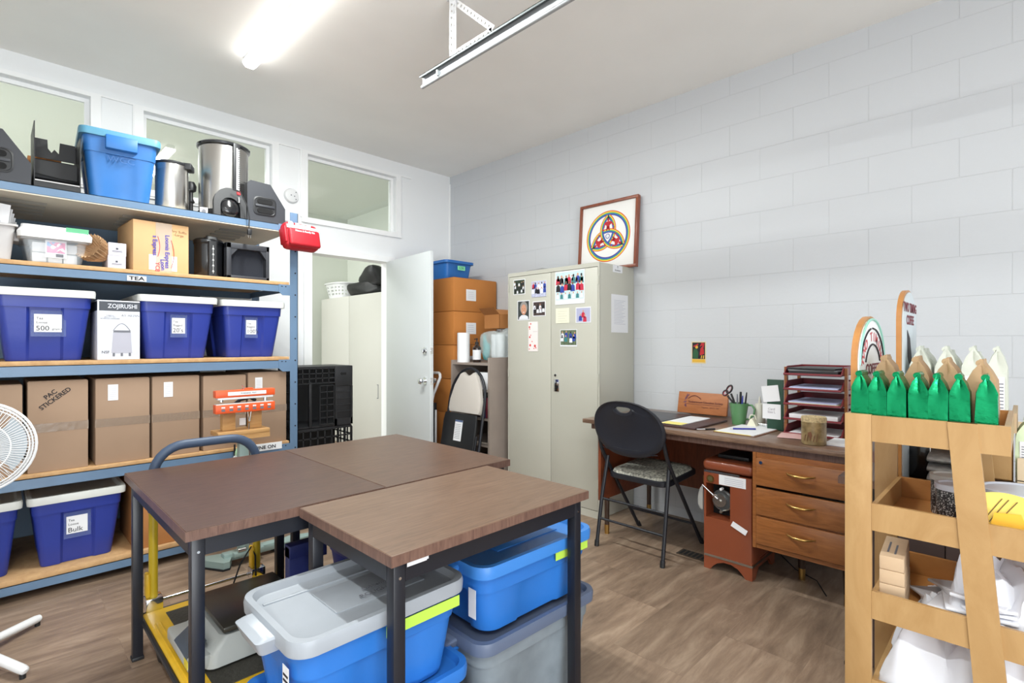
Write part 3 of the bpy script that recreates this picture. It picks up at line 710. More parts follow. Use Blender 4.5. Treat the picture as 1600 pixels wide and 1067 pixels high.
B(mat('grille_cloth', C(30, 33, 42), .9, bump=.3, bscale=300)).box(-w / 2 + .03, w / 2 - .03, -d / 2 + .045, -d / 2 + .049, .02, h - .036).build('grille', t)

# ---------------------------------------------------------------- top shelf goods
Z1 = 2.029
def wedge(name, label, xc, w, h, d, y, mirror=False):
    t = thing(name, label, 'speaker', (xc, y, Z1), 0, 'black wedge speakers on the top shelf')
    s_ = -1 if mirror else 1; b = B(CHBL)
    poly = [(-w / 2 * s_, 0), (w / 2 * s_, 0), (w / 2 * s_, h * .42), (w * .10 * s_, h * .98), (-w * .42 * s_, h), (-w / 2 * s_, h * .93)]
    b.prism(poly, 'y', -d / 2, d / 2); b.build('cabinet', t)
    hb = B(BLACK); cx, cz = -.012 * s_, h * .40; W, HH = w * .60, h * .46; rg = []
    for o_, y_ in ((0, -d / 2 - .004), (-.012, -d / 2 - .006), (-.02, -d / 2 - .002)):
        rg.append([(cx + p[0], y_, cz + p[1]) for p in [(q[0], q[1]) for q in rrect(W + o_, HH + o_, .03, 0, 5)]])
    hb.loft(rg); hb.build('handle_plate', t)
    r = B(mat('deep_black', C(10, 10, 12), .9))
    r.prism([(cx + q[0], cz + .030 + q[1]) for q in rrect(W * .68, HH * .26, .015, 0, 4)], 'y', -d / 2 - .0075, -d / 2 - .001); r.prism([(cx + q[0], cz - .030 + q[1]) for q in rrect(W * .68, HH * .26, .015, 0, 4)], 'y', -d / 2 - .0075, -d / 2 - .001); r.build('handle_recess', t)
    B(CHBL).box(cx - W * .42, cx + W * .42, -d / 2 - .010, -d / 2 - .006, cz - .007, cz + .007, bev=.003).build('grip', t)
    return t
wedge('wedge_speaker', 'black wedge speaker at the right end of the top shelf', 1.262, .235, .255, .34, 3.66)
wedge('wedge_speaker', 'black wedge speaker at the far left of the top shelf', .018, .25, .255, .34, 3.66)
# black desk organiser
t = thing('desk_organizer', 'black plastic organizer frame left of the blue tote on top', 'organizer', (.243, 3.64, Z1))
b = B(BLACK); b.box(-.090, -.086, -.15, .12, 0, .325); b.box(.086, .090, -.15, .12, 0, .285); b.box(-.086, .086, .08, .084, 0, .20); b.box(-.086, .086, -.15, .12, 0, .004); b.box(-.086, .086, -.02, -.016, .03, .17)
b.prism([(-.086, .20), (-.086, .300), (-.028, .300), (-.026, .255), (-.012, .235), (.0, .255), (.018, .235), (.022, .295), (.086, .295), (.086, .20)], 'y', .05, .056)
b.face([(-.086, -.14, .05), (.086, -.14, .05), (.086, .05, .11), (-.086, .05, .13)]); b.build('frame', t)
B(CHROME).box(-.086, .086, -.152, -.149, .030, .036).build('front_rail', t)
B(BLACK).box(-.086, .086, -.15, -.146, .004, .028).build('front_lip', t)
b = B(KRAFT2).box(-.07, .07, -.10, .10, 0, .245, bev=.003); b.box(-.07, .07, -.10, -.002, .245, .249)
solo(b, 'cardboard_box', 'brown carton peeping out behind the black organizer on top', 'box', loc=(.215, 3.98, Z1))
# blue WCC tote
t = tote('storage_tote', 'mid-blue tote with pale teal lid and WCC written on it', (.515, 3.70, Z1), .36, .44, .335, OLDBLUE, TEAL, taper=.80, r=.035, rz=R(-3), hw=.068, collar=.72, handles=False)
text('WCC', .045, mat('faded_marker', C(52, 100, 160), .6), t, (.0, -.215 + .014, .215), sx=1.1)
hd = B(OLDBLUE); hd.box(-.07, .07, -.236, -.19, .262, .335, bev=.006); hd.build('front_handle', t)
# stainless canister
t = thing('steel_canister', 'round brushed steel bin with black rim beside the blue tote', 'canister', (.766, 3.62, Z1))
b = B(STEEL); b.lathe([(.082, 0), (.085, .004), (.085, .275), (.078, .278), (0.001, .278)], seg=48); b.build('body', t)
b = B(BLACK); b.lathe([(.087, .272), (.089, .276), (.089, .286), (.08, .290), (0.001, .290)], seg=48); b.M = Matrix.Rotation(R(-25), 4, 'Z'); b.box(.035, .108, -.045, .045, .255, .293, bev=.006); b.build('lid', t)
t = thing('urn_lid_stand', 'black percolator parts standing between the steel bin and urn', 'percolator', (.893, 3.74, Z1))
b = B(BLACK); b.lathe([(.035, 0), (.035, .01), (.012, .02), (.012, .10), (.022, .11), (.012, .13), (.012, .17), (.028, .18), (.032, .21), (.02, .235), (0.001, .24)], seg=20); b.tube([(-.01, -.02, .18), (-.045, -.02, .17), (-.045, -.02, .12), (-.03, -.02, .09), (-.05, -.02, .07)], .008); b.build('percolator_body', t)
# big urn
t = thing('coffee_urn', 'tall stainless coffee urn with black rim and gauge', 'coffee urn', (1.058, 3.66, Z1))
b = B(STEEL); b.lathe([(.136, .0), (.140, .035), (.140, .455), (.133, .46), (0.001, .46)], seg=64); b.build('tank', t)
b = B(BG); b.lathe([(.142, .450), (.151, .456), (.153, .468), (.140, .478), (.05, .486), (0.001, .488)], seg=64); b.build('lid', t)
b = B(BLACK); b.lathe([(.142, 0), (.145, .006), (.145, .045), (.141, .05), (0.001, .05)], seg=64); b.build('base', t)
b = B(BLACK); b.M = Matrix.Rotation(R(12), 4, 'Z')
b.box(-.021, .021, -.154, -.136, .13, .47, bev=.005); b.build('gauge_column', t)
b = B(WHITE); b.M = Matrix.Rotation(R(12), 4, 'Z'); b.cyl((.0, -.155, .18), (.0, -.155, .44), .0045, seg=8)
b.build('gauge_tube', t)
b = B(WHITE); b.M = Matrix.Rotation(R(12), 4, 'Z')
for k in range(20): b.box(.006, .015, -.1552, -.154, .18 + k * .013, .187 + k * .013)
o = b.build('level_marks', t); o['kind'] = 'stuff'
b = B(RDI); b.M = Matrix.Rotation(R(12), 4, 'Z'); b.box(-.010, .012, -.176, -.156, .145, .168, bev=.003); b.build('tap_lever', t)
b = B(CHROME); b.M = Matrix.Rotation(R(12), 4, 'Z'); b.cyl((0, -.13, .12), (0, -.183, .12), .010); b.cyl((0, -.178, .13), (0, -.178, .095), .008); b.build('tap', t)
# round black dome (drip lid) in front
t = thing('plastic_dome', 'round black plastic lid leaning in front of the coffee urn', 'lid', (1.045, 3.492, Z1))
b = B(BLACK); TM = Matrix.Rotation(R(-6), 4, 'X'); b.M = TM; n = 16
ol_ = [(-.092, 0)] + [(-.092 * math.cos(PI * k / n), .075 + .105 * math.sin(PI * k / n)) for k in range(n + 1)] + [(.092, 0)]; il_ = [(-.056, 0)] + [(-.056 * math.cos(PI * k / n), .058 + .060 * math.sin(PI * k / n)) for k in range(n + 1)] + [(.056, 0)]
for k in range(len(ol_) - 1): b.prism([ol_[k], ol_[k + 1], il_[k + 1], il_[k]], 'y', -.014, .014)
b.build('arch', t)
b = B(BG); b.M = TM @ Matrix.Translation((0, .004, .056)) @ Matrix.Rotation(R(90), 4, 'X')
b.lathe([(.055, 0), (.054, .010), (.044, .020), (.025, .027), (0.001, .030)], seg=40); b.build('dome', t)
t = thing('power_cable', 'black power cord draped over the top shelf edge', 'cable', (1.08, 3.475, Z1))
b = B(BLACKM); b.tube([(-.03, -.015, .165), (.01, -.03, .15), (.045, -.045, .07), (.055, -.05, -.0), (.052, -.05, -.05), (.054, -.055, -.075)], .0035, seg=7); b.build('cable', t)
b = B(BLACK); b.box(.042, .066, -.065, -.045, -.108, -.072, bev=.004); b.cyl((.048, -.055, -.108), (.048, -.055, -.126), .002, seg=6, m=CHROME); b.cyl((.060, -.055, -.108), (.060, -.055, -.126), .002, seg=6, m=CHROME); b.build('plug', t)
b = B(PAPER).box(-.02, .02, -.0005, .0005, 0, .045); b.cyl((0, -.001, .022), (0, -.0006, .022), .012, m=GREYINK)
solo(b, 'paper_tag', 'small cream tag at the foot of the tall coffee urn', 'tag', loc=(.915, 3.545, Z1), rot=(0, 0, R(-20)))
# first aid kit
t = thing('first_aid_kit', 'red first aid pouch hanging on the shelving post', 'first aid kit', (1.445, 3.40, 1.86), R(4), rx=R(-14))
b = B(REDM); b.box(-.115, .115, -.055, .035, 0, .175, bev=.03, seg=4); b.build('pouch', t)
b = B(REDM); b.box(-.105, .105, -.085, -.05, .0, .12, bev=.016, seg=3); b.box(-.118, -.10, -.05, .03, .03, .14, bev=.006); b.build('front_pocket', t)
b = B(mat('pale_green_stripe', C(206, 226, 190), .6)); b.box(-.105, .112, -.0585, -.055, .128, .142); b.box(-.105, .112, -.0590, -.055, .142, .146, m=WHITE); b.box(-.105, .112, -.0590, -.055, .124, .128, m=WHITE); b.build('reflective_stripe', t)
b = B(WHITE); b.box(-.045, .06, -.0565, -.055, .150, .166); b.M = Matrix.Translation((-.075, -.0555, .155)) @ Matrix.Rotation(R(90), 4, 'X'); b.lathe([(.017, 0), (.017, .002), (.001, .002)], seg=20); b.build('emblem', t)
text('FIRST AID', .014, REDM, t, (.008, -.0572, .158), bold=.02); text('Home & Family Kit', .017, WHITE, t, (.0, -.0862, .098), bold=.02)
text('Rx', .018, WHITE, t, (.0, -.0562, .171))
b = B(BLACK); b.tube([(-.03, .03, .165), (-.02, .05, .195), (.02, .05, .2), (.05, .03, .165)], .006); b.build('hanging_loop', t)
# plastic bag hanging off shelf 4 beam
t = thing('plastic_bag', 'white and green plastic bag hanging from the shelf behind the dolly handle', 'plastic bag', (1.10, 3.42, .50))
b = B(mat('bag_film', C(226, 232, 230), .35, alpha=.85, bump=.6, bscale=18)); blob(b, 0, 0, -.06, .07, .025, .13, 11, amp=.25)
blob(b, -.01, 0, .05, .04, .02, .06, 12, m=mat('mint_film', C(176, 214, 178), .4)); b.build('film', t)
B(BLACKM).cyl((-.045, .02, .02), (-.045, .02, .13), .005).build('hook', t)
# ================================================================ TABLES
def table(label, x0, x1, y0, y1, h, grain, group='walnut laminate work tables'):
    cx, cy = (x0 + x1) / 2, (y0 + y1) / 2
    t = thing('work_table', label, 'table', (cx, cy, 0), 0, group)
    W, D = (x1 - x0) / 2, (y1 - y0) / 2; T = .030
    top = B(grain); top.box(-W, W, -D, D, h - T, h, bev=.0012, seg=1); top.build('tabletop', t)
    e = B(WALNUTE); k = .0012
    e.box(-W - k, -W, -D, D, h - T + .001, h - .0015); e.box(W, W + k, -D, D, h - T + .001, h - .0015); e.box(-W - k, W + k, -D - k, -D, h - T + .001, h - .0015); e.box(-W - k, W + k, D, D + k, h - T + .001, h - .0015); e.build('edge_banding', t)
    ins = .018; L = .034; ap = .052
    f = B(BLACKPNT); z0, z1 = h - T - ap, h - T
    f.box(-W + ins + L, W - ins - L, -D + ins, -D + ins + .022, z0, z1); f.box(-W + ins + L, W - ins - L, D - ins - .022, D - ins, z0, z1)
    f.box(-W + ins, -W + ins + .022, -D + ins + L, D - ins - L, z0, z1); f.box(W - ins - .022, W - ins, -D + ins + L, D - ins - L, z0, z1)
    f.build('apron', t)
    for sx in (-1, 1):
        for sy in (-1, 1):
            x = sx * (W - ins - L / 2); y = sy * (D - ins - L / 2)
            l = B(BLACKPNT); l.box(x - L / 2, x + L / 2, y - L / 2, y + L / 2, .012, h - T, bev=.002); lo = l.build('leg', t)
            B(BLACK).box(x - L / 2 - .003, x + L / 2 + .003, y - L / 2 - .003, y + L / 2 + .003, 0, .014, bev=.003).build('foot_cap', lo)
            B(CHROME).cyl((x, y - sy * 0 - L / 2 - .002, h - T - .04), (x, y - L / 2, h - T - .04), .004, seg=8).build('bolt', lo)
    return t
WAL_X = WALNUT
WAL_2 = wood('walnut_laminate_2', C(94, 72, 56), C(124, 99, 80), 0.40, 5.5, (1, 11, 11), 1.6, 0.0)
table('walnut table with black steel legs, left one over the yellow dolly', .376, .996, 1.627, 2.535, .735, WAL_X)
table('walnut table with black steel legs, furthest one towards the door', 1.000, 1.625, 1.627, 2.535, .735, wood('walnut_laminate_3', C(74, 53, 41), C(102, 77, 61), 0.38, 5.5, (1, 10, 10), 2.0, 0.0))
tc = table('walnut table with black steel legs, nearest one over the blue totes', .683, 1.474, 1.088, 1.612, .735, WAL_2)
b = B(PAPER).box(.735, .795, 1.0990, 1.1000, .690, .7030).box(.745, .800, 1.0984, 1.0990, .693, .7040)
solo(b, 'paper_sticker', 'white folded paper strip under the near table edge', 'paper', )
# ---------------------------------------------------------------- totes under the near table
t = tote('storage_tote', 'mid-blue tote with grey lid and yellow-green tape, under the near table', (.745, 1.362, .292), .52, .375, .24, ROYAL, LIDGREY, taper=.86, r=.055, lidstyle=1, hw=.10, collar=.66)
b = B(GREENTAPE); b.box(-.02, .222, -.1850, -.1825, .192, .222); o = b.build('tape_strip', t)
b = B(PAPER); b.box(-.2505, -.2495, -.130, -.095, .05, .19); b.build('barcode_label', t)
b = B(INK)
for k in range(9): b.box(-.2515, -.2505, -.127, -.100, .062 + k * .013, .067 + k * .013)
b.build('label_print', t)
text('Rubbermaid', .020, GREYINK, t, (.05, -.02, .2575), face='+z'); text('ROUGHNECK', .024, GREYINK, t, (.05, -.055, .2575), face='+z')
tote('storage_tote', 'mid-blue open-rimmed tote under the grey-lidded tote', (.750, 1.362, .0), .53, .39, .278, ROYAL, ROYAL, taper=.84, r=.055, hw=.10, collar=.7)
t = tote('storage_tote', 'mid-blue tote with sky-blue lid and green tape, on a grey tote', (1.330, 1.350, .335), .560, .385, .20, ROYAL, SKYLID, taper=.88, r=.055, lidstyle=1, hw=.10, collar=.66, rz=R(-1.5))
b = B(GREENTAPE); b.box(.06, .235, -.1885, -.1865, .158, .186); b.build('tape_strip', t)
B(PAPER).box(-.2700, -.2690, -.150, -.115, .06, .15).build('barcode_label', t)
tote('storage_tote', 'weathered grey tote with slate rim beneath the sky-blue lidded tote', (1.330, 1.355, 0), .575, .41, .305, GREYTOTE, GREYRIM, taper=.84, r=.055, rim=GREYRIM, hw=.11, rz=R(-1.5))
# further totes seen below the tables
tote('storage_tote', 'royal blue open tote on the floor under the far table', (1.33, 2.08, 0), .46, .56, .36, NAVY, NAVY, taper=.82, r=.04)
t = thing('folding_crate', 'folded navy plastic crate standing on edge between the tables', 'crate', (.80, 1.83, 0))
b = B(mat('dark_navy_plastic', C(38, 46, 104), .5)); b.box(-.07, .05, -.02, .02, 0.0, .54, bev=.003)
for z in (.06, .17, .28, .39, .48): b.box(.05, .066, -.02, .02, z, z + .04, bev=.002)
b.box(-.07, .05, -.024, .024, .50, .545, bev=.003); b.build('panel', t)
# ---------------------------------------------------------------- dolly
YEL = mat('yellow_paint', C(226, 180, 40), .4, var=.1, vscale=10); OLIVE = mat('yellow_tube', C(186, 158, 34), .4)
t = thing('platform_dolly', 'yellow platform dolly with padded fold-down handle under the left table', 'dolly', (.68, 2.14, 0))
b = B(YEL); b.box(.435, .925, 1.74, 2.555, .125, .150, bev=.012, seg=3); b.build('platform', t, world=True)
b = B(mat('ribbed_black_mat', C(58, 56, 50), .75, bump=.4, bscale=60)); b.box(.505, .86, 1.82, 2.49, .150, .1535, bev=.001); b.build('rubber_mat', t, world=True)
b = B(BLACK); b.tube([(.430, 1.735, .138), (.93, 1.735, .138), (.93, 2.56, .138), (.430, 2.56, .138)], .010, seg=8, closed=True); b.build('bumper', t, world=True)
b = B(YEL)
for k in (0, 1): b.box(.452 + k * .018, .458 + k * .018, 1.85, 2.42, .149, .153, bev=.001)
b.build('pressed_rib', t, world=True)
for x in (.478, .885):
    b = B(OLIVE); b.cyl((x, 2.575, .16), (x, 2.575, .69), .0165); b.build('handle_tube', t, world=True)
    b = B(CHROME); b.box(x - .03, x + .03, 2.545, 2.605, .148, .200, bev=.003); b.build('hinge_bracket', t, world=True)
    b = B(YEL); b.box(x - .028, x - .012, 2.56, 2.60, .20, .30, bev=.007); b.build('release_lever', t, world=True)
    for y in (1.86, 2.42):
        b = B(BLACK); b.cyl((x - .012, y, .052), (x + .012, y, .052), .052, seg=28); b.box(x - .02, x + .02, y - .02, y + .02, .10, .125, m=CHROME); b.box(x - .018, x - .014, y - .02, y + .02, .04, .11, m=CHROME); b.box(x + .014, x + .018, y - .02, y + .02, .04, .11, m=CHROME); b.build('caster', t, world=True)
PADH = mat('blue_black_foam', C(56, 72, 96), .5)
pts = [(.478, 2.575, .55), (.478, 2.575, .70)] + [(.478 + .115 - .115 * math.cos(PI / 2 * k / 7), 2.575, .700 + .115 * math.sin(PI / 2 * k / 7)) for k in range(1, 8)] + [(.885 - .115 + .115 * math.sin(PI / 2 * k / 7), 2.575, .700 + .115 * math.cos(PI / 2 * k / 7)) for k in range(0, 8)] + [(.885, 2.575, .55)]
b = B(PADH); b.tube(pts, .0195, seg=14); b.build('handle_bar', t, world=True)
b = B(CHROME); b.cyl((.50, 2.60, .165), (.87, 2.60, .165), .007); b.build('fold_rod', t, world=True)
# scale
t = thing('digital_scale', 'grey countertop digital scale with dark platter on the dolly', 'scale', (.66, 2.08, .154))
SG = mat('scale_grey', C(176, 180, 178), .4)
b = B(SG); b.loft([rrect(.31, .33, .03, .012, 4), rrect(.30, .32, .03, .055, 4), rrect(.25, .27, .03, .095, 4, .02)]); b.box(-.205, -.12, -.15, .15, .012, .06, bev=.01); b.build('housing', t)
b = B(mat('dark_platter', C(70, 68, 62), .3, .4)); b.box(-.10, .19, -.14, .20, .105, .125, bev=.005); b.cyl((.03, .02, .09), (.03, .02, .106), .04); b.build('platter', t)
b = B(mat('screen_dark', C(66, 74, 84), .2)); b.prism([(-.206, .055), (-.200, .062), (-.150, .098), (-.145, .094)], 'y', -.12, .04); b.build('display', t)
b = B(mat('scale_yellow', C(220, 200, 60), .5)); b.box(-.208, -.2055, -.14, -.10, .03, .055); b.build('key_label', t)
b = B(PAPER); b.box(.0, .06, -.1655, -.1635, .02, .075); b.build('sticker', t)
b = B(GREYINK)
for k in range(4): b.box(.006, .054, -.166, -.1655, .028 + k * .011, .031 + k * .011)
b.build('print', t)
solo(B(BLACKM).tube([(.79, 2.25, .20), (.75, 2.33, .19), (.74, 2.46, .17), (.80, 2.53, .25), (.86, 2.57, .30), (.872, 2.555, .26), (.87, 2.54, .17)], .0035, seg=6), 'power_cable', 'thin black cable from the scale over the dolly hinge', 'cable')
# ---------------------------------------------------------------- foot impulse sealer
ORG = mat('orange_paint', C(232, 92, 44), .4); SAGE = mat('sage_green_paint', C(150, 172, 168), .45); PINE = wood('pine_wood', C(180, 134, 82), C(208, 164, 108), .55, 5, (1, 8, 8), 1.0)
t = thing('foot_sealer', 'orange jawed foot-pedal bag sealer on a sage green stand', 'bag sealer', (1.02, 3.14, 0))
x0, x1 = -.166, .144
jz = .865; yj = -.03
def tilt(b): b.M = Matrix.Rotation(R(0), 4, 'Y')
b = B(ORG); b.box(x0, x1, yj - .02, yj + .03, .866, .914, bev=.003)
b.build('lower_jaw', t)
b = B(ORG); b.box(x0, x1, yj - .02, yj + .03, .952, .990, bev=.003); b.build('upper_jaw', t)
b = B(WHITE); b.box(x0 + .012, x1 - .01, yj - .018, yj + .024, .940, .952, bev=.002); b.box(x0 + .004, x1 - .01, yj - .016, yj + .02, .914, .918); b.build('sealing_strip', t)
b = B(PAPER); b.box(x0 + .06, x1 - .05, yj - .0215, yj - .0205, .962, .982); b.build('warning_label', t)
b = B(GREYINK)
for k in range(7): b.box(x0 + .028 + k * .04, x0 + .046 + k * .04, yj - .0212, yj - .0205, .895, .903, m=WHITE); b.box(x0 + .028 + k * .04, x0 + .046 + k * .04, yj - .0212, yj - .0205, .878, .890)
o = b.build('scale_marks', t); o['kind'] = 'stuff'
text('WARNING  HOT', .011, GREYINK, t, (.0, yj - .022, .972))
b = B(CHROME); b.cyl((-.13, yj + .01, .928), (-.13, yj + .01, .94), .010); b.cyl((.10, yj + .01, .918), (.10, yj + .01, .94), .010); b.tube([(-.06, yj + .05, .90), (-.02, yj + .05, .93), (.03, yj + .05, .94), (.06, yj + .05, .92)], .010, m=BLACKPNT); b.tube([(-.02, yj, .99), (-.015, yj, 1.005), (-.03, yj, 1.015)], .003); b.box(-.02, .03, yj, yj + .02, .99, .998, m=ORG); b.build('linkage', t)
for xx in (-.085, .055): B(PINE).box(xx - .033, xx + .033, .0, .045, .765, .866, bev=.002).build('wood_riser', t)
b = B(PINE); b.box(-.155, .115, -.05, .09, .740, .764, bev=.002); b.box(-.155, .115, -.05, -.03, .715, .740); b.build('mounting_board', t)
B(PAPER).box(-.025, .008, .02, .023, .785, .825).build('label_tag', t)
b = B(STEEL); b.tube([(.0, -.035, .865), (.006, -.036, .81)], .003); b.tube([(.018, -.035, .865), (.010, -.036, .81)], .003)
for k in range(14): b.cyl((.008, -.036, .80 - k * .05), (.008 + (.003 if k % 2 else -.003), -.036, .758 - k * .05), .0035, seg=6)
b.build('pull_chain', t)
b = B(SAGE); b.box(-.03, .03, -.0, .05, .04, .74, bev=.003); b.build('column', t)
b = B(SAGE); b.box(-.10, .22, .04, .10, .02, .065, bev=.01)
b.prism([(-.17, .16), (-.05, .12), (-.06, .04), (-.088, -.02), (-.12, -.02), (-.19, .10)], 'z', .006, .045)
b.prism([(.17, .10), (.30, .14), (.42, .10), (.40, .05), (.24, .04)], 'z', .006, .045); b.build('base', t)
b = B(BLACKM); b.prism([(-.175, .16), (-.05, .12), (-.06, .035), (-.088, -.026), (-.124, -.026), (-.195, .10)], 'z', 0, .010); b.prism([(.17, .095), (.30, .145), (.425, .10), (.40, .045), (.24, .035)], 'z', 0, .010); b.build('base_pad', t)
b = B(SAGE); b.box(-.06, .10, -.01, .03, .05, .075, bev=.005); b.cyl((-.04, .0, .085), (.0, .0, .085), .012, m=STEEL); b.cyl((.03, .0, .085), (.06, .0, .085), .012, m=STEEL); b.build('foot_pedal', t)
# ---------------------------------------------------------------- fan
t = thing('pedestal_fan', 'white pedestal fan with round wire grille at the left edge', 'fan', (-.042, 2.927, 0))
b = B(WHITE)
for (dx, dy) in ((.198, .185), (.135, -.282), (-.2, -.185), (-.135, .282)):
    b.tube([(0, 0, .05), (dx * .93, dy * .93, .032), (dx * .985, dy * .985, .030), (dx, dy, .028)], [.017, .017, .015, .007], seg=12)
b.build('cross_base', t)
b = B(BLACK)
for (dx, dy) in ((.19, .178), (.128, -.27), (-.19, -.178), (-.128, .27)): B(BLACK).cyl((dx, dy, 0), (dx, dy, .016), .010, seg=10).build('foot_cap', t)
b = B(WHITE); b.cyl((0, 0, .03), (0, 0, .74), .016); b.lathe([(.05, .03), (.045, .06), (.018, .07)]); b.build('pole', t)
FM = Matrix.Translation((0, -.05, .845)) @ Matrix.Rotation(R(90), 4, 'X') 
b = B(WHITE); b.M = Matrix.Translation((0, .06, .845)) @ Matrix.Rotation(R(90), 4, 'X'); b.lathe([(.04, -.10), (.055, -.07), (.055, .02), (.03, .03)]); b.build('motor_housing', t)
b = B(WHITE); b.M = FM
for rr_, z in ((.176, 0.0), (.176, .018), (.165, -.018), (.155, .03), (.10, .045), (.05, .052), (.165, .024)): b.tube([(rr_ * math.cos(2 * PI * k / 40), rr_ * math.sin(2 * PI * k / 40), z) for k in range(40)], .0028 if rr_ < .17 else .005, seg=6, closed=True)
for k in range(84):
    a = 2 * PI * k / 84; ca, sa = math.cos(a), math.sin(a)
    b.tube([(r * ca, r * sa, z) for r, z in ((.03, .053), (.10, .046), (.15, .032), (.174, .010))], .0013, seg=4)
    if k % 2 == 0: b.tube([(r * ca, r * sa, z) for r, z in ((.04, -.06), (.12, -.05), (.174, -.0))], .0013, seg=4)
b.lathe([(.035, .050), (.035, .058), (.001, .060)], seg=24)
b.build('grille', t)
b = B(mat('fan_blade', C(196, 206, 214), .3)); b.M = FM
for k in range(3):
    a0 = 2 * PI * k / 3
    b.grid(lambda u, v: ((.025 + .125 * v) * math.cos(a0 + (u - .5) * (1.1 + .5 * v)), (.025 + .125 * v) * math.sin(a0 + (u - .5) * (1.1 + .5 * v)), -.012 + .03 * (u - .5)), 8, 6)
b.build('blade', t)
# ---------------------------------------------------------------- black crates
t = thing('plastic_crate', 'black lattice folding crate standing on end beside the shelving', 'crate', (1.80, 3.92, .62))
BK = mat('crate_black', C(34, 35, 38), .5)
def lattice(b, p, u, v, nu, nv, w, th, nrm):
    p, u, v, nrm = Vector(p), Vector(u), Vector(v), Vector(nrm)
    def bar(a, c, side):
        s_ = side.normalized() * w / 2; q = [a - s_, c - s_, c + s_, a + s_]; b.loft([[tuple(k) for k in q], [tuple(k + nrm * th) for k in q]])
    for i in range(nu + 1): bar(p + u * i / nu, p + u * i / nu + v, u)
    for j in range(nv + 1): bar(p + v * j / nv, p + v * j / nv + u, v)
for kk in range(1):
    b = B(BK)
    b.box(.06, .20, -.16, -.14, .0, .455, bev=.004); b.box(-.24, .20, .14, .16, 0, .455)
    lattice(b, (-.24, -.14, 0), (0, .28, 0), (0, 0, .45), 4, 7, .010, .008, (-1, 0, 0))
    lattice(b, (.20, -.14, 0), (0, .28, 0), (0, 0, .45), 4, 7, .010, .008, (1, 0, 0))
    b.box(-.24, .20, -.16, .16, .44, .455); b.box(-.24, .20, -.16, .16, 0, .012)
    lattice(b, (-.24, -.155, .33), (.30, 0, 0), (0, 0, .11), 6, 3, .007, .012, (0, -1, 0))
    lattice(b, (-.06, -.158, .02), (.11, 0, 0), (0, 0, .29), 2, 6, .006, .012, (0, -1, 0))
    b.box(-.25, -.225, -.165, -.14, 0, .455, bev=.003); b.box(-.14, -.12, -.165, -.14, 0, .34, bev=.003)
    b.box(.06, .205, -.168, -.158, .30, .455, bev=.004); b.box(.06, .075, -.168, -.158, 0, .30); b.box(.19, .205, -.168, -.158, 0, .30); b.box(.06, .205, -.168, -.158, 0, .05)
    for z in (.10, .15, .20, .25): b.box(.075, .19, -.164, -.158, z, z + .008)
    b.build('lattice', t)
    B(mat('deep_black', C(10, 10, 12), .9)).prism([(.10, .395), (.115, .41), (.115, .403), (.15, .403), (.15, .385), (.115, .385), (.115, .38)], 'y', -.1695, -.168).build('arrow_cutout', t)
t = thing('plastic_crate', 'second black lattice crate, under the one beside the shelving', 'crate', (1.80, 3.92, 0))
b = B(BK); b.box(-.24, .20, .14, .16, 0, .61); b.box(-.24, .20, -.16, .16, .60, .615); b.box(-.24, .20, -.16, .16, 0, .012)
lattice(b, (-.24, -.155, 0), (.44, 0, 0), (0, 0, .60), 8, 10, .010, .010, (0, -1, 0)); lattice(b, (-.24, -.14, 0), (0, .28, 0), (0, 0, .60), 5, 10, .010, .008, (-1, 0, 0)); lattice(b, (.20, -.14, 0), (0, .28, 0), (0, 0, .60), 5, 10, .010, .008, (1, 0, 0)); b.build('lattice', t)

# ================================================================ CORNER BEHIND THE DOOR
ORB = mat('orange_brown_card', C(190, 122, 58), .75, var=.05, vscale=3)
for k in range(6):
    h = .306; z = k * .3085
    nm = ['bottom', 'second from the bottom', 'third from the bottom', 'fourth up', 'second from the top', 'top'][k]
    t = thing('cardboard_box', 'orange-brown carton, %s of the stack behind the open door' % nm, 'box', (3.215, 3.955, z), 0, 'stacked cartons behind the door')
    B(ORB).box(-.265, .265, -.285, .285, 0, h - .004, bev=.004).build('carton', t)
    B(ORB).box(-.262, .262, -.283, -.002, h - .004, h).box(-.262, .262, .002, .283, h - .004, h).build('top_flap', t)
    if k >= 3:
        B(PAPER).box(-.12, .0, -.287, -.2855, .10, .205).build('shipping_label', t)
        g = B(mat('pale_grey_ink', C(186, 188, 200), .8))
        for j in range(4): g.box(-.10, -.03, -.2876, -.287, .125 + j * .018, .128 + j * .018)
        g.build('print', t)
tb = tote('storage_tote', 'low blue tote with green sticky tape on top of the carton stack', (3.125, 4.06, 1.852), .35, .56, .17, mat('cobalt_plastic', C(38, 104, 178), .4), mat('cobalt_plastic', C(38, 104, 178), .4), taper=.9, r=.04, rec=.002, nolid=True)
b = B(mat('mint_note', C(130, 222, 170), .7)).box(-.03, .06, -.268, -.266, .085, .125); o = b.build('sticky_tape', tb); text('COS', .03, INK, tb, (.015, -.2685, .105))
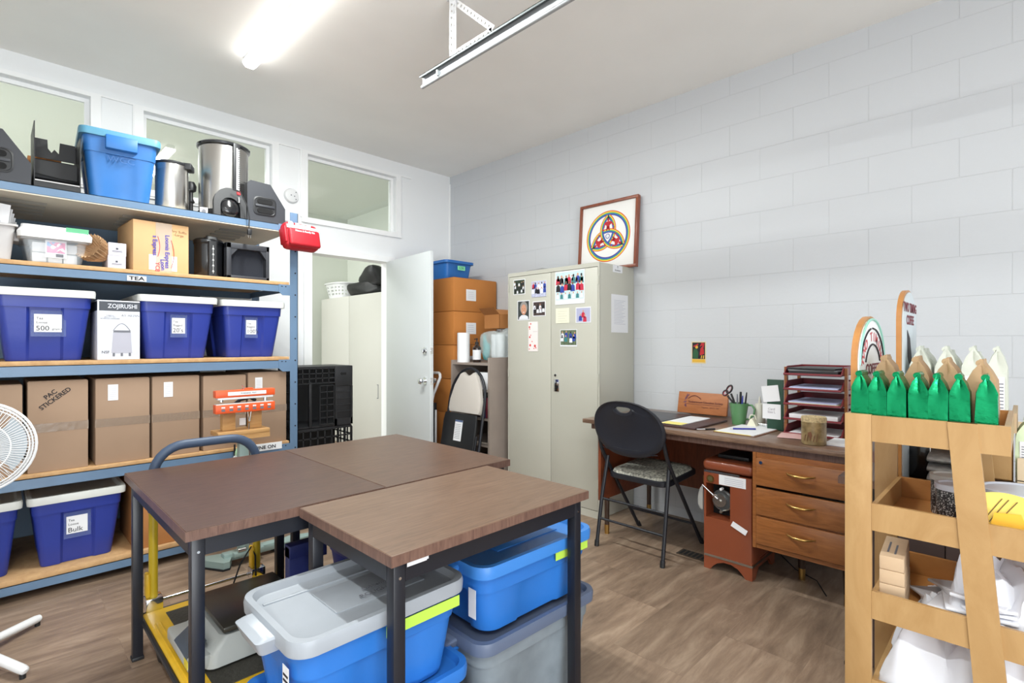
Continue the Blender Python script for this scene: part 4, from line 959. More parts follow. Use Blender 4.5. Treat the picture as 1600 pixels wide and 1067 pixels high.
# bookcase
TAUPE = mat('taupe_laminate', C(160, 147, 138), .5, var=.04, vscale=8)
t = thing('bookcase', 'narrow taupe bookcase between the carton stack and locker', 'bookcase', (3.2, 3.40, 0))
b = B(TAUPE); b.box(2.91, 3.48, 3.155, 3.173, 0, 1.128); b.box(2.91, 3.48, 3.642, 3.660, 0, 1.10); b.build('side_panel', t, world=True)
B(TAUPE).box(3.46, 3.48, 3.173, 3.642, 0, 1.10).build('back_panel', t, world=True)
for z in (.10, .38, .60, .84, 1.062): B(TAUPE).box(2.915, 3.46, 3.173, 3.642, z, z + .018).build('shelf', t, world=True)
for k, (y, w_, h_, c) in enumerate(((3.22, .03, .17, C(150, 60, 80)), (3.255, .025, .15, C(60, 70, 120)), (3.285, .03, .16, C(180, 170, 160)), (3.32, .035, .17, C(40, 40, 46)))):
    solo(B(mat('book_cover_%d' % k, c, .6)).box(2.94, 3.10, y - w_ / 2, y + w_ / 2, .6185, .6185 + h_, bev=.002), 'book', '%s book on a bookcase shelf behind the leaning chair' % ('dark red', 'blue', 'pale grey', 'black')[k], 'book', 'books in the taupe bookcase')
solo(B(PAPER).box(2.93, 3.2, 3.19, 3.36, .859, 1.00, bev=.004), 'carton', 'cream carton on the upper bookcase shelf', 'box')
ZB = 1.080
t = thing('paper_towel_roll', 'white paper towel roll standing on the bookcase', 'paper towel', (2.985, 3.575, ZB))
b = B(mat('towel_paper', C(244, 245, 247), .9, bump=.3, bscale=120)); b.lathe([(.021, 0), (.056, 0), (.056, .262), (.021, .262), (.021, .001)], seg=36); b.build('paper', t); B(KRAFT).lathe([(.018, .0), (.021, 0), (.021, .262), (.018, .262)], seg=20).build('core', t)
t = thing('pump_bottle', 'dark amber pump bottle with white label on the bookcase', 'bottle', (3.02, 3.435, ZB))
b = B(mat('amber_glass', C(40, 22, 14), .15, coat=.5)); b.lathe([(.034, 0), (.036, .004), (.036, .13), (.014, .155), (.014, .165), (.001, .165)], seg=28); b.build('bottle_body', t)
B(PAPER).lathe([(.0366, .025), (.0366, .11)], seg=28).build('label', t)
b = B(BLACK); b.lathe([(.016, .16), (.016, .18), (.005, .182), (.005, .20), (.009, .202), (.009, .212), (.001, .212)], seg=16); b.cyl((0, 0, .207), (-.03, 0, .203), .004); b.build('pump', t)
t = thing('cup_bag', 'clear plastic bag of white cups on the bookcase', 'bag of cups', (3.14, 3.32, ZB))
b = B(PAPER)
for k, (dx, dy) in enumerate(((0, .0), (.075, .04), (-.02, -.085), (.07, -.07))):
    for j in range(9): b.lathe([(.030, j * .020 + .0), (.041, j * .020 + .085), (.0405, j * .020 + .088), (.030, j * .020 + .004)], seg=20, c=(dx, dy, 0))
o = b.build('cups', t); o['kind'] = 'stuff'
b = B(mat('clear_film', C(226, 240, 240), .12, alpha=.35, bump=.8, bscale=20)); blob(b, .02, -.03, 0, .14, .155, .285, 9, amp=.12); b.build('bag_film', t)
b = B(mat('aqua_print', C(96, 196, 200), .4, alpha=.8, bump=.6, bscale=20)); blob(b, -.035, .085, .02, .03, .03, .17, 4, amp=.3); b.build('printed_film', t)
t = thing('cardboard_box', 'small open carton balanced on the bag of cups', 'box', (3.235, 3.315, 1.376), R(-6))
b = B(KRAFT2); w, d, h, th = .27, .22, .125, .004
b.box(-w / 2, w / 2, -d / 2, -d / 2 + th, 0, h); b.box(-w / 2, w / 2, d / 2 - th, d / 2, 0, h); b.box(-w / 2, -w / 2 + th, -d / 2, d / 2, 0, h); b.box(w / 2 - th, w / 2, -d / 2, d / 2, 0, h); b.box(-w / 2, w / 2, -d / 2, d / 2, 0, th)
b.build('carton', t)
b = B(KRAFT2)
def flap(b, p0, p1, out, up, L): 
    p0, p1, v = Vector(p0), Vector(p1), (Vector(out) + Vector(up)).normalized() * L; n = Vector(out).normalized() * .003
    b.loft([[tuple(p0), tuple(p1), tuple(p1 + v), tuple(p0 + v)], [tuple(p0 + n), tuple(p1 + n), tuple(p1 + v + n), tuple(p0 + v + n)]])
flap(b, (-w / 2, -d / 2, h), (-w / 2, d / 2, h), (-1, 0, 0), (0, 0, .9), .08); flap(b, (w / 2, -d / 2, h), (w / 2, d / 2, h), (.12, 0, 0), (0, 0, 1), .07); flap(b, (-w / 2, -d / 2, h), (w / 2, -d / 2, h), (0, .9, 0), (0, 0, .7), .07)
b.build('flap', t)
# leaning folded chair
t = thing('folding_chair', 'folded black chair with beige back pad leaning on the bookcase', 'chair', (2.70, 3.345, 0.0), R(-90), rx=0)
TM = Matrix.Translation((0, 0, 0)) @ Matrix.Rotation(R(-9.5), 4, 'X')
BEI = mat('beige_vinyl', C(203, 196, 188), .55)
b = B(BLACKPNT); b.M = TM
w = .225
pts = [(-w, 0, .012), (-w, 0, .78)] + [(-w * math.cos(PI * k / 14) , 0, .78 + .27 * math.sin(PI * k / 14)) for k in range(1, 14)] + [(w, 0, .78), (w, 0, .012)]
b.tube(pts, .012, seg=10); b.tube([(-w + .03, -.03, .012), (-w + .03, -.02, .50)], .011); b.tube([(w - .03, -.03, .012), (w - .03, -.02, .50)], .011); b.cyl((-w + .03, -.03, .20), (w - .03, -.03, .20), .008); b.cyl((-w, 0, .14), (w, 0, .14), .008)
b.build('frame', t)
b = B(BEI); b.M = TM; ol = [(-w * .90, .70), (-w * .88, .78), (-w * .72, .90), (-w * .45, 1.0), (-w * .30, 1.015), (-w * .16, .995), (0, .985), (w * .16, .995), (w * .30, 1.015), (w * .45, 1.0), (w * .72, .90), (w * .88, .78), (w * .90, .70), (w * .84, .672), (-w * .84, .672)]
def inset(ol, k, cx=0, cz=.83): return [(cx + (x - cx) * k, cz + (z - cz) * k) for x, z in ol]
b.loft([[(x, -.026, z) for x, z in inset(ol, .90)], [(x, -.022, z) for x, z in inset(ol, .98)], [(x, -.008, z) for x, z in ol], [(x, .008, z) for x, z in ol]]); b.build('back_pad', t)
b = B(BLACK); b.M = TM; b.loft([rrect(.40, .012, .005, .18, 3, 0, -.045), rrect(.42, .02, .005, .21, 3, 0, -.045), rrect(.42, .02, .005, .60, 3, 0, -.045), rrect(.40, .012, .005, .665, 3, 0, -.045)]); b.build('seat', t)
b = B(PAPER); b.M = TM; b.box(-.045, .05, -.0575, -.0555, .44, .61); b.build('care_label', t)
b = B(GREYINK); b.M = TM; b.box(-.045, .05, -.0582, -.0575, .595, .61, m=mat('slate_blue_ink', C(80, 100, 140), .6))
for k in range(9): b.box(-.036, .034, -.0582, -.0575, .46 + k * .014, .463 + k * .014)
b.build('print', t)
# white step stool frame
t = thing('step_stool', 'folded white tube step stool behind the open door', 'step stool', (2.87, 3.72, 0))
b = B(WHITE); 
b.tube([(2.80, 3.80, .985), (2.80, 3.69, .985), (2.79, 3.665, .975), (2.79, 3.66, .95), (2.77, 3.73, .80), (2.755, 3.75, .70), (2.75, 3.77, .02)], .013, seg=12)
b.tube([(2.775, 3.705, .66), (2.78, 3.715, .02)], .010, seg=10); b.build('frame', t, world=True)
B(BLACK).box(2.77, 2.80, 3.72, 3.80, .36, .72, bev=.006).build('step', t, world=True)

# ================================================================ LOCKER
t = thing('steel_locker', 'tall cream two-door steel locker against the block wall', 'locker', (3.27, 2.60, 0))
LX, LY0, LY1, LH = 3.04, 2.147, 3.065, 1.826
B(LOCKER).box(LX + .018, 3.495, LY0, LY1, 0, LH, bev=.003).build('body', t, world=True)
b = B(LOCKER); b.box(LX, LX + .018, LY0, LY1, 0, .052); b.box(LX, LX + .018, LY0, LY1, LH - .030, LH); b.box(LX, LX + .018, LY0, LY0 + .012, .052, LH - .03); b.box(LX, LX + .018, LY1 - .012, LY1, .052, LH - .03); b.build('front_frame', t, world=True)
for (a, c, nm) in ((LY0 + .0145, 2.594, 'r'), (2.5975, LY1 - .0145, 'l')):
    B(LOCKER).box(LX - .001, LX + .016, a, c, .056, LH - .034, bev=.0015).build('locker_door', t, world=True)
b = B(LOCKER)
for z in (.25, 1.0, 1.70):
    for y in (LY0 + .008, LY1 - .008): b.cyl((LX - .003, y, z - .03), (LX - .003, y, z + .03), .005, seg=8)
b.build('hinge', t, world=True)
b = B(CHROME); b.box(LX - .006, LX - .001, 2.512, 2.562, .882, .975, bev=.002); b.build('handle_plate', t, world=True)
b = B(mat('deep_black', C(10, 10, 12), .9)); b.box(LX - .007, LX - .006, 2.520, 2.553, .905, .945); b.build('handle_recess', t, world=True)
b = B(CHROME); b.box(LX - .012, LX - .006, 2.522, 2.552, .93, .955, bev=.002); b.cyl((LX - .006, 2.55, 1.005), (LX, 2.55, 1.005), .010); b.build('latch', t, world=True)
# items on locker doors
def pic(name, label, y0, y1, z0, z1, content, border=.006, tiltd=0.0, group=None, cat='photograph', bcol=None, bb=None):
    # y0>y1 ; z0 top
    cy, cz = (y0 + y1) / 2, (z0 + z1) / 2; W, Hh = abs(y0 - y1), abs(z0 - z1)
    t = thing(name, label, cat, (LX - .0035, cy, cz), R(-90), group); t.rotation_euler = (0, 0, R(-90))
    RM = Matrix.Rotation(R(tiltd), 4, 'Y')
    b = B(bcol or PAPER); b.M = RM; b.box(-W / 2, W / 2, -.0008, .0008, -Hh / 2, Hh / 2); b.build('print_border', t)
    if content:
        bb = border if bb is None else bb
        c = B(content[0]); c.M = RM
        x0, x1, a, z = -W / 2 + border, W / 2 - border, -Hh / 2 + bb, Hh / 2 - border
        c.box(x0, x1, -.0014, -.0008, a, z)
        rr = random.Random(hash(label) % 1000 if False else len(label) * 7)
        for fig in content[1]:
            # (x,z,scale, headcolour, bodycolour)
            fx, fz, s_, hc, bc = fig; px = x0 + fx * (x1 - x0); pz = a + fz * (z - a); s_ *= (z - a)
            px = min(max(px, x0 + s_ * .2), x1 - s_ * .2)
            bd = [(px - s_ * .2, max(a, pz - s_ * .55)), (px + s_ * .2, max(a, pz - s_ * .55)), (px + s_ * .17, pz - s_ * .15), (px + s_ * .05, pz - s_ * .06), (px - s_ * .05, pz - s_ * .06), (px - s_ * .17, pz - s_ * .15)]
            c.prism(bd, 'y', -.0018, -.0014, m=bc); c.prism([(px + s_ * .075 * math.cos(k * PI / 5), pz + s_ * .1 * math.sin(k * PI / 5) + s_ * .03) for k in range(10)], 'y', -.0020, -.0014, m=hc)
        c.build('picture', t)
    return t
SK = mat('photo_skin', C(206, 150, 122), .5); SK2 = mat('photo_dark_skin', C(120, 80, 62), .5); HR = mat('photo_hair', C(30, 24, 24), .5)
PW = mat('photo_white', C(228, 230, 236), .5); PR = mat('photo_red', C(196, 44, 70), .5); PB = mat('photo_blue', C(46, 70, 160), .5); PT = mat('photo_teal', C(60, 130, 134), .5); PK = mat('photo_black', C(28, 28, 34), .5); PG = mat('photo_green', C(50, 92, 52), .5)
def crowd(n, rows, cols, s_, hs, seed):
    rr = random.Random(seed); out = []
    for r in range(rows):
        for k in range(n): out.append(((k + .5 + rr.uniform(-.2, .2)) / n, .82 - r * .26 + rr.uniform(-.05, .05), s_, rr.choice(hs), rr.choice(cols)))
    return out
BGK = mat('photo_dark_foliage', C(44, 58, 40), .5, var=.5, vscale=80); BGL = mat('photo_pale_wall', C(186, 190, 214), .5, var=.2, vscale=60); BGS = mat('photo_sky', C(196, 220, 224), .5, var=.1, vscale=20)
GP = 'photographs stuck on the locker'
pic('photo_print', 'small dark group photo at the top left corner of the locker doors', 2.997, 2.866, 1.768, 1.645, (BGK, crowd(5, 3, [PW, PW, PK], .42, [SK, HR], 1)), group=GP)
pic('photo_print', 'group photo with red and white clothes in a pale street, second along the top', 2.796, 2.641, 1.738, 1.612, (BGL, crowd(5, 2, [PR, PK, PB, PW], .6, [SK, HR], 2)), .001, group=GP)
pic('photo_print', 'large landscape group photo, the biggest on the locker', 2.551, 2.273, 1.790, 1.540, (BGS, crowd(7, 2, [PK, PT, PG, PB, PR], .5, [HR, SK2, SK], 3) + crowd(6, 1, [PW, PT], .3, [SK], 5) + [(k / 7 + .07, .22, .34, SK, [PW, PT][k % 2]) for k in range(7)]), .008, group=GP, bb=.035)
tp = pic('photo_print', 'portrait photo of a smiling person with grey hair on the locker', 2.952, 2.817, 1.594, 1.434, (mat('photo_dark', C(56, 62, 62), .5), []), .007, group=GP)
b = B(mat('photo_grey_hair', C(150, 146, 142), .6))
def ell(cx, cz, rx_, rz_, n=18): return [(cx + rx_ * math.cos(2 * PI * k / n), cz + rz_ * math.sin(2 * PI * k / n)) for k in range(n)]
b.prism(ell(.004, .022, .042, .050), 'y', -.0018, -.0014); b.prism([(-.05, -.072), (.055, -.072), (.05, -.05), (.02, -.038), (-.02, -.038), (-.045, -.055)], 'y', -.0020, -.0014, m=PW)
b.prism(ell(.004, .006, .029, .042), 'y', -.0022, -.0014, m=SK)
for sx in (-.009, .015): b.prism(ell(sx, .012, .0035, .002, 8), 'y', -.0024, -.0014, m=HR)
b.prism(ell(.004, -.016, .010, .0035, 10), 'y', -.0024, -.0014, m=PW); b.prism(ell(.004, .000, .003, .005, 8), 'y', -.0023, -.0014, m=mat('photo_skin_shade', C(186, 128, 100), .5)); b.build('portrait', tp)
pic('photo_print', 'small photo of people in white shirts, right of the grey-haired portrait', 2.782, 2.648, 1.580, 1.460, (mat('photo_brown', C(70, 56, 54), .5, var=.4, vscale=70), crowd(4, 2, [PW, PW, PK], .6, [HR, SK], 7)), .007, group=GP)
pic('photo_print', 'photo of three people with dark hair, far right of the locker doors', 2.355, 2.217, 1.512, 1.397, (mat('photo_lilac', C(176, 178, 206), .5), [(.5, .75, .8, SK, PR), (.3, .5, .75, SK, PB), (.62, .45, .8, SK, PR)]), .007, group=GP)
pic('photo_print', 'curled group photo with blue clothes, lowest on the locker doors', 2.501, 2.343, 1.352, 1.224, (mat('photo_olive', C(96, 110, 84), .5, var=.4, vscale=60), crowd(4, 2, [PB, PW, PB, PT], .65, [HR, SK], 12)), .005, group=GP, bb=.012)
tn = pic('note_card', 'cream handwritten note in the middle of the locker doors', 2.545, 2.415, 1.512, 1.400, None, cat='note', bcol=CREAMP)
g = B(mat('faint_grey_ink', C(190, 190, 180), .8))
for k in range(5): g.box(-.045, .045 - k % 2 * .02, -.0016, -.0008, -.04 + k * .018, -.0385 + k * .018)
g.build('handwriting', tn)
tn = pic('floral_bookmark', 'pale pink bookmark with red flowers stuck below the portrait photo', 2.831, 2.728, 1.420, 1.185, None, cat='bookmark', bcol=mat('blush_paper', C(240, 230, 228), .7))
g = B(mat('flower_red', C(212, 74, 70), .7))
for (x, z, s_) in ((-.025, .10, .008), (-.038, .075, .010), (-.035, .06, .006), (-.035, -.005, .010), (-.025, .01, .006), (-.03, -.07, .012), (.02, -.075, .013), (.03, -.09, .007), (-.01, -.04, .006), (.01, -.095, .006), (-.04, -.1, .006)): g.prism([(x + s_ * (.7 + .3 * (k % 2)) * math.cos(k * PI / 5), z + s_ * (.7 + .3 * (k % 2)) * math.sin(k * PI / 5)) for k in range(10)], 'y', -.0014, -.0008)
g.box(-.0, .045, -.0012, -.0008, .038, .0395, m=GREYINK); g.build('flower_print', tn)
# papers on the locker side (faces -y)
tn = thing('paper_notice', 'tall white typed notice taped to the locker side', 'notice', (3.296, LY0 - .0015, 1.468)); B(PAPER).box(-.11, .11, -.001, .001, -.14, .14).build('sheet', tn)
g = B(mat('pale_grey_ink', C(186, 188, 200), .8))
for k in range(16): g.box(-.075, .075 - (k * 37 % 5) * .012, -.0016, -.001, .095 - k * .0115, .0975 - k * .0115)
g.build('typed_lines', tn)
tn = thing('paper_notice', 'small white note with an arrow at the top of the locker side', 'note', (3.268, LY0 - .0015, 1.797)); B(PAPER).box(-.062, .062, -.001, .001, -.026, .026).build('sheet', tn)
g = B(INK); g.prism([(-.006, .014), (.006, .014), (0, .024)], 'y', -.0016, -.001); g.box(-.001, .001, -.0016, -.001, .002, .014); g.build('arrow', tn); text('Students', .018, INK, tn, (.0, -.0012, -.011), sx=1.2)
solo(B(mat('grey_folder', C(150, 150, 150), .6)).prism([(2.60, LH), (2.98, LH), (2.90, LH + .016), (2.74, LH + .022)], 'x', 3.10, 3.35), 'flat_folder', 'bent grey folder lying on top of the locker', 'folder')
# framed print leaning on the wall on top of the locker
t = thing('framed_print', 'brown framed rainbow trefoil print leaning on the wall above the locker', 'framed picture', (3.425, 2.352, LH), R(-90))
TM = Matrix.Rotation(R(-4), 4, 'X'); w, h = .545, .55
FRW = wood('frame_wood', C(120, 60, 40), C(150, 84, 58), .35, 6, (6, 6, 1), 1.0)
b = B(FRW); b.M = TM
f_ = .020
b.box(-w / 2, w / 2, -.018, .018, 0, f_, bev=.001); b.box(-w / 2, w / 2, -.018, .018, h - f_, h, bev=.001); b.box(-w / 2, -w / 2 + f_, -.018, .018, f_, h - f_, bev=.001); b.box(w / 2 - f_, w / 2, -.018, .018, f_, h - f_, bev=.001); b.build('frame', t)
b = B(mat('art_paper', C(240, 239, 236), .6)); b.M = TM; b.box(-w / 2 + f_, w / 2 - f_, .0, .006, f_, h - f_); b.build('mount', t)
RC = [mat('art_orange', C(214, 84, 40), .6), mat('art_yellow', C(244, 214, 70), .6), mat('art_green', C(84, 172, 96), .6), mat('art_blue', C(40, 100, 186), .6), mat('art_violet', C(70, 60, 150), .6)]
b = B(RC[0]); b.M = TM @ Matrix.Translation((0, 0, h / 2 - .005)); lay = [0.0]
def band(cx, cz, r0, wd, a0, a1, y, rev=False):
    n = max(8, int(abs(a1 - a0) / 5)); k = len(RC)
    for i in range(k):
        c = RC[k - 1 - i] if rev else RC[i]; ro = r0 - wd * i / k; ri = r0 - wd * (i + 1) / k
        o_ = arc(cx, cz, ro, a0, a1, n); i_ = arc(cx, cz, ri, a0, a1, n)
        for q in range(n): b.face([(o_[q][0], y, o_[q][1]), (o_[q + 1][0], y, o_[q + 1][1]), (i_[q + 1][0], y, i_[q + 1][1]), (i_[q][0], y, i_[q][1])], c)
Rr = .205
band(0, 0, Rr, .038, 0, 360, -.0004)
for k in range(3):
    a = 90 + 120 * k; cx, cz = .098 * math.cos(R(a + 60)), .098 * math.sin(R(a + 60))
    r0 = .160; ang = a + 60
    band(cx, cz, r0, .034, ang + 98, ang + 262, -.0008 - .0002 * k)
RDA = mat('art_red', C(190, 36, 44), .6); BKA = mat('art_black', C(28, 22, 30), .6)
for k in range(3):
    b.M = TM @ Matrix.Translation((0, 0, h / 2 - .005)) @ Matrix.Rotation(R(-120 * k), 4, 'Y') @ Matrix.Translation((0, 0, .028)) @ Matrix.Diagonal((.68, 1, .82, 1)); y = -.0016
    def P(pl, m, yy=y): b.face([(p[0], yy, p[1]) for p in pl], m)
    P([(-.022, .04), (.0, .03), (.022, .04), (.02, .07), (.045, .085), (.075, .06), (.082, .07), (.05, .105), (.018, .112), (-.018, .112), (-.05, .100), (-.062, .05), (-.052, .048), (-.04, .082), (-.02, .07)], RDA)
    P([(-.03, .02), (-.012, .02), (0, .045), (.012, .02), (.03, .02), (.018, .062), (-.018, .062)], RDA)
    P(ell(0, .128, .014, .016, 12), RDA, y - .0002); P([(-.030, .140), (.030, .140), (.012, .150), (.004, .172), (-.004, .172), (-.012, .150)], BKA, y - .0003)
    P(ell(-.005, .131, .003, .003, 8), BKA, y - .0004); P(ell(.005, .131, .003, .003, 8), BKA, y - .0004)
    for (x, z) in ((.085, .045), (.07, .035), (-.075, .035), (-.06, .03)): P(ell(x, z, .008, .009, 7), RDA, y - .0002)
b.M = TM @ Matrix.Translation((0, 0, h / 2 - .005)); b.face([(p[0], -.0022, p[1]) for p in ell(0, 0, .020, .020, 18)], mat('art_violet', C(70, 60, 150))); b.face([(p[0], -.0024, p[1]) for p in ell(0, 0, .015, .015, 18)], PAPER)
b.build('printed_artwork', t, angle=180)
# ================================================================ DESK
DX0, DX1, DY0, DY1, DH = 2.712, 3.475, .535, 2.048, .76
t = thing('office_desk', 'wooden office desk with dark top and brass drawer pulls', 'desk', (3.09, 1.29, 0))
DTOP = wood('desk_laminate', C(92, 70, 58), C(140, 112, 92), .3, 4.5, (9, 1, 9), 2.4, .2)
B(DTOP).box(DX0, DX1, DY0, DY1, DH - .026, DH, bev=.002).build('desktop', t, world=True)
b = B(WALNUTE); b.box(DX0 + .03, DX1 - .02, DY0 + .02, DY1 - .05, DH - .062, DH - .026); b.build('apron', t, world=True)
b = B(REDWOOD); b.box(DX0 + .02, DX1 - .06, 1.918, 1.938, .25, DH - .085); b.build('end_panel', t, world=True)
b = B(REDWOOD); b.box(3.36, 3.375, 1.02, 1.918, .27, DH - .062); b.build('modesty_panel', t, world=True)
b = B(REDWOOD); b.box(DX0 + .028, DX1 - .02, DY0 + .03, DY0 + .042, .215, DH - .062); b.box(DX0 + .028, DX1 - .02, .975, .987, .215, DH - .062); b.box(DX0 + .028, DX1 - .02, DY0 + .03, .987, .215, .228); b.box(DX0 + .024, DX0 + .028, DY0 + .03, .987, .215, .235, m=TEAK); b.box(DX0 + .02, DX0 + .032, .973, .989, .215, DH - .062, m=TEAK); b.box(DX0 + .024, DX0 + .028, DY0 + .03, .973, .672, DH - .062, m=TEAK); b.box(DX0 + .024, DX0 + .028, DY0 + .03, .973, .375, .395, m=TEAK)
b.build('pedestal_case', t, world=True)
for (z0, z1) in ((.240, .378), (.388, .522), (.535, .672)):
    d_ = B(TEAK).box(DX0 + .010, DX0 + .028, DY0 + .035, .970, z0, z1, bev=.003).build('drawer', t, world=True)
    zc = (z0 + z1) / 2 + .012; yc = .765
    hb = B(BRASS); pts = [(DX0 + .010, yc + .062, zc + .004), (DX0 - .004, yc + .052, zc + .003), (DX0 - .016, yc + .025, zc), (DX0 - .019, yc, zc), (DX0 - .016, yc - .025, zc), (DX0 - .004, yc - .052, zc + .003), (DX0 + .010, yc - .062, zc + .004)]
    hb.tube(pts, [.003, .004, .006, .0075, .006, .004, .003], seg=10); h_ = hb.build('handle', d_, world=True)
B(CHROME).cyl((DX0 + .004, .945, .652), (DX0 + .011, .945, .652), .008).build('lock', t, world=True)
for (x, y) in ((2.86, 1.96), (3.43, 1.98), (3.03, .845), (3.42, .60), (2.86, .60)):
    l = B(mat('dark_leg_wood', C(62, 44, 34), .4)); zt = .215 if y < .9 else DH - .06
    l.cyl((x, y, .0), (x, y, zt), .014, r2=.024, seg=16); lo = l.build('leg', t, world=True)
    B(BRASS).cyl((x, y, 0), (x, y, .06), .0155, r2=.017, seg=16).build('ferrule', lo, world=True)
# vintage recording machine
t = thing('vintage_machine', 'vintage brown enamel machine with exposed reel standing under the desk', 'machine', (2.98, 1.15, 0))
BRN = mat('brown_enamel', C(136, 70, 44), .32, coat=.3, var=.04, vscale=6)
b = B(BRN); xf, xb, ya, yb_ = 2.812, 3.15, 1.02, 1.28
def rr3(xf, xb, ya, yb, r, z): return rrect(xb - xf, yb - ya, r, z, 5, (xf + xb) / 2, (ya + yb) / 2)
b.box(xf + .11, xb, ya, yb_, .0901, .535, bev=.004)
b.prism([(xf, 1.135), (xf, ya + .016), (xf + .005, ya + .005), (xf + .016, ya), (xf + .11, ya), (xf + .11, 1.135)], 'z', .0901, .535)
b.box(xf, xf + .11, 1.268, yb_, .0901, .535); b.box(xf, xf + .11, 1.1351, 1.2679, .0901, .285); b.box(xf, xf + .11, 1.1351, 1.2679, .475, .535)
fp = [(ya, 0), (ya + .05, 0)] + [(ya + .05 + .16 * k / 8, .055 * math.sin(PI * k / 8) ** .6 if 0 < k < 8 else 0) for k in range(9)] + [(yb_, 0), (yb_, .09), (ya, .09)]
b.prism([(ya, .0), (ya + .035, .0), (ya + .05, .02), (ya + .075, .042), (ya + .11, .055), (yb_ - .11, .055), (yb_ - .075, .042), (yb_ - .05, .02), (yb_ - .035, .0), (yb_, 0), (yb_, .09), (ya, .09)], 'x', xf, xf + .02)
b.prism([(xf + .0202, 0), (xf + .05, 0), (xf + .09, .05), (xb - .09, .05), (xb - .04, 0), (xb, 0), (xb, .09), (xf + .0202, .09)], 'y', ya, ya + .015)
b.prism([(xf + .0202, 0), (xf + .05, 0), (xf + .09, .05), (xb - .09, .05), (xb - .04, 0), (xb, 0), (xb, .09), (xf + .0202, .09)], 'y', yb_ - .015, yb_)
b.build('casing', t, world=True, angle=30)
b = B(BRN); b.box(xf - .006, xb + .004, ya - .008, yb_ + .008, .545, .605, bev=.022, seg=4); b.build('top_cover', t, world=True)
B(STEEL).box(xf - .002, xf, 1.085, yb_ - .002, .534, .546).build('chrome_trim', t, world=True)
B(STEEL).prism([(xf - .003, yb_ - .003), (xf - .003, ya - .003), (xb - .02, ya - .003), (xb - .02, ya), (xf, ya), (xf, yb_ - .003)], 'z', .070, .082).build('chrome_trim', t, world=True)
b = B(BRASS); b.cyl((xf - .004, 1.243, .500), (xf, 1.243, .500), .021, seg=24); b.cyl((xf - .005, 1.243, .500), (xf - .004, 1.243, .500), .013, m=mat('badge_green', C(90, 84, 50), .4), seg=16); b.build('round_badge', t, world=True)
b = B(PAPER); b.box(xf - .002, xf - .001, 1.052, 1.195, .478, .532); b.build('paper_label', t, world=True)
g = B(mat('pale_grey_ink', C(186, 188, 200), .8))
for k in range(4): g.box(xf - .0028, xf - .002, 1.065, 1.165, .486 + k * .010, .4885 + k * .010)
g.build('faded_print', t, world=True)
b = B(BLACKM); b.box(xf + .095, xf + .109, 1.136, 1.267, .286, .474); b.build('recess', t, world=True)
b = B(STEEL); cy, cz = 1.188, .385
b.cyl((xf + .03, cy, cz), (xf + .07, cy, cz), .058, seg=36); b.cyl((xf + .02, cy, cz), (xf + .03, cy, cz), .050, m=mat('dark_grey_metal', C(90, 92, 94), .4, .6), seg=36); b.cyl((xf + .012, cy + .01, cz), (xf + .022, cy + .01, cz), .036, seg=30); b.cyl((xf + .002, cy + .01, cz - .004), (xf + .014, cy + .01, cz - .004), .009, seg=14); b.cyl((xf + .004, cy, cz - .058), (xf + .03, cy, cz - .058), .008); b.cyl((xf + .004, cy, cz + .065), (xf + .03, cy, cz + .065), .007, m=PAPER)
b.tube([(xf - .012, 1.285, .462), (xf - .008, 1.245, .43), (xf + .004, 1.205, .395)], .004, seg=8, m=CHROME); b.cyl((xf - .006, 1.232, .405), (xf + .008, 1.222, .412), .010, m=CHROME)
b.build('reel', t, world=True)
b = B(mat('mottled_steel', C(190, 190, 186), .35, .4)); b.prism([(1.285, .46), (1.300, .44), (1.312, .40), (1.312, .35), (1.300, .325), (1.285, .320)], 'x', xf - .006, xf + .002); b.build('side_guard', t, world=True)
b = B(PAPER); b.M = Matrix.Translation((xf - .006, 1.085, .265)) @ Matrix.Rotation(R(24), 4, 'X') @ Matrix.Rotation(R(8), 4, 'Y'); b.box(-.001, .001, -.042, .042, -.014, .014); b.build('paper_tag', t, world=True)
b = B(BRASS); b.box(xf - .001, xf + .03, yb_, yb_ + .004, .47, .51); b.build('side_plate', t, world=True)
B(BLACK).box(2.90, 3.08, 1.07, 1.24, .605, .625, bev=.004).build('top_plate', t, world=True)
solo(B(BLACKM).tube([(3.16, 1.03, .10), (3.22, 1.0, .02), (3.12, .90, .006), (3.05, .78, .006), (2.9, .70, .006)], .003, seg=6), 'power_cable', 'thin dark cable trailing on the floor behind the brown machine', 'cable')
# floor vent
t = thing('floor_vent', 'small dark slotted vent in the floor under the desk edge', 'vent', (2.92, 1.37, 0)); b = B(mat('vent_bronze', C(70, 60, 50), .5, .3)); b.box(-.045, .045, -.11, .11, 0, .004)
for k in range(8): b.box(-.035, .035, -.10 + k * .026, -.085 + k * .026, .004, .0045, m=BLACKM)
b.build('grate', t)
# near chair
t = thing('folding_chair', 'black folding chair with patterned seat pulled up to the desk', 'chair', (2.86, 1.66, 0))
CF = mat('chair_black_metal', C(34, 36, 42), .38); yc = 1.662; w = .222
for s_ in (-1, 1):
    y = yc + s_ * w
    b = B(CF); b.tube([(3.125, y, .01), (2.90, y, .31), (2.735, y, .53), (2.690, y, .60), (2.655, y - s_ * .004, .70), (2.635, y - s_ * .03, .80)], .0115, seg=10); lo = b.build('leg', t, world=True)
    B(BLACK).cyl((3.14, y, 0), (3.118, y, .03), .014).build('foot_cap', lo, world=True)
    b = B(CF); b.tube([(2.640, y - s_ * .0, .01), (2.690, y - s_ * .004, .30), (2.742, y - s_ * .014, .545)], .0115, seg=10); lo = b.build('leg', t, world=True)
    B(BLACK).cyl((2.638, y, 0), (2.643, y, .035), .0145).build('foot_cap', lo, world=True)
b = B(CF); 
for z in (.285, .165): B(CF).cyl((2.640 + z * .172, yc - w, z), (2.640 + z * .172, yc + w, z), .0075).build('cross_bar', t, world=True)
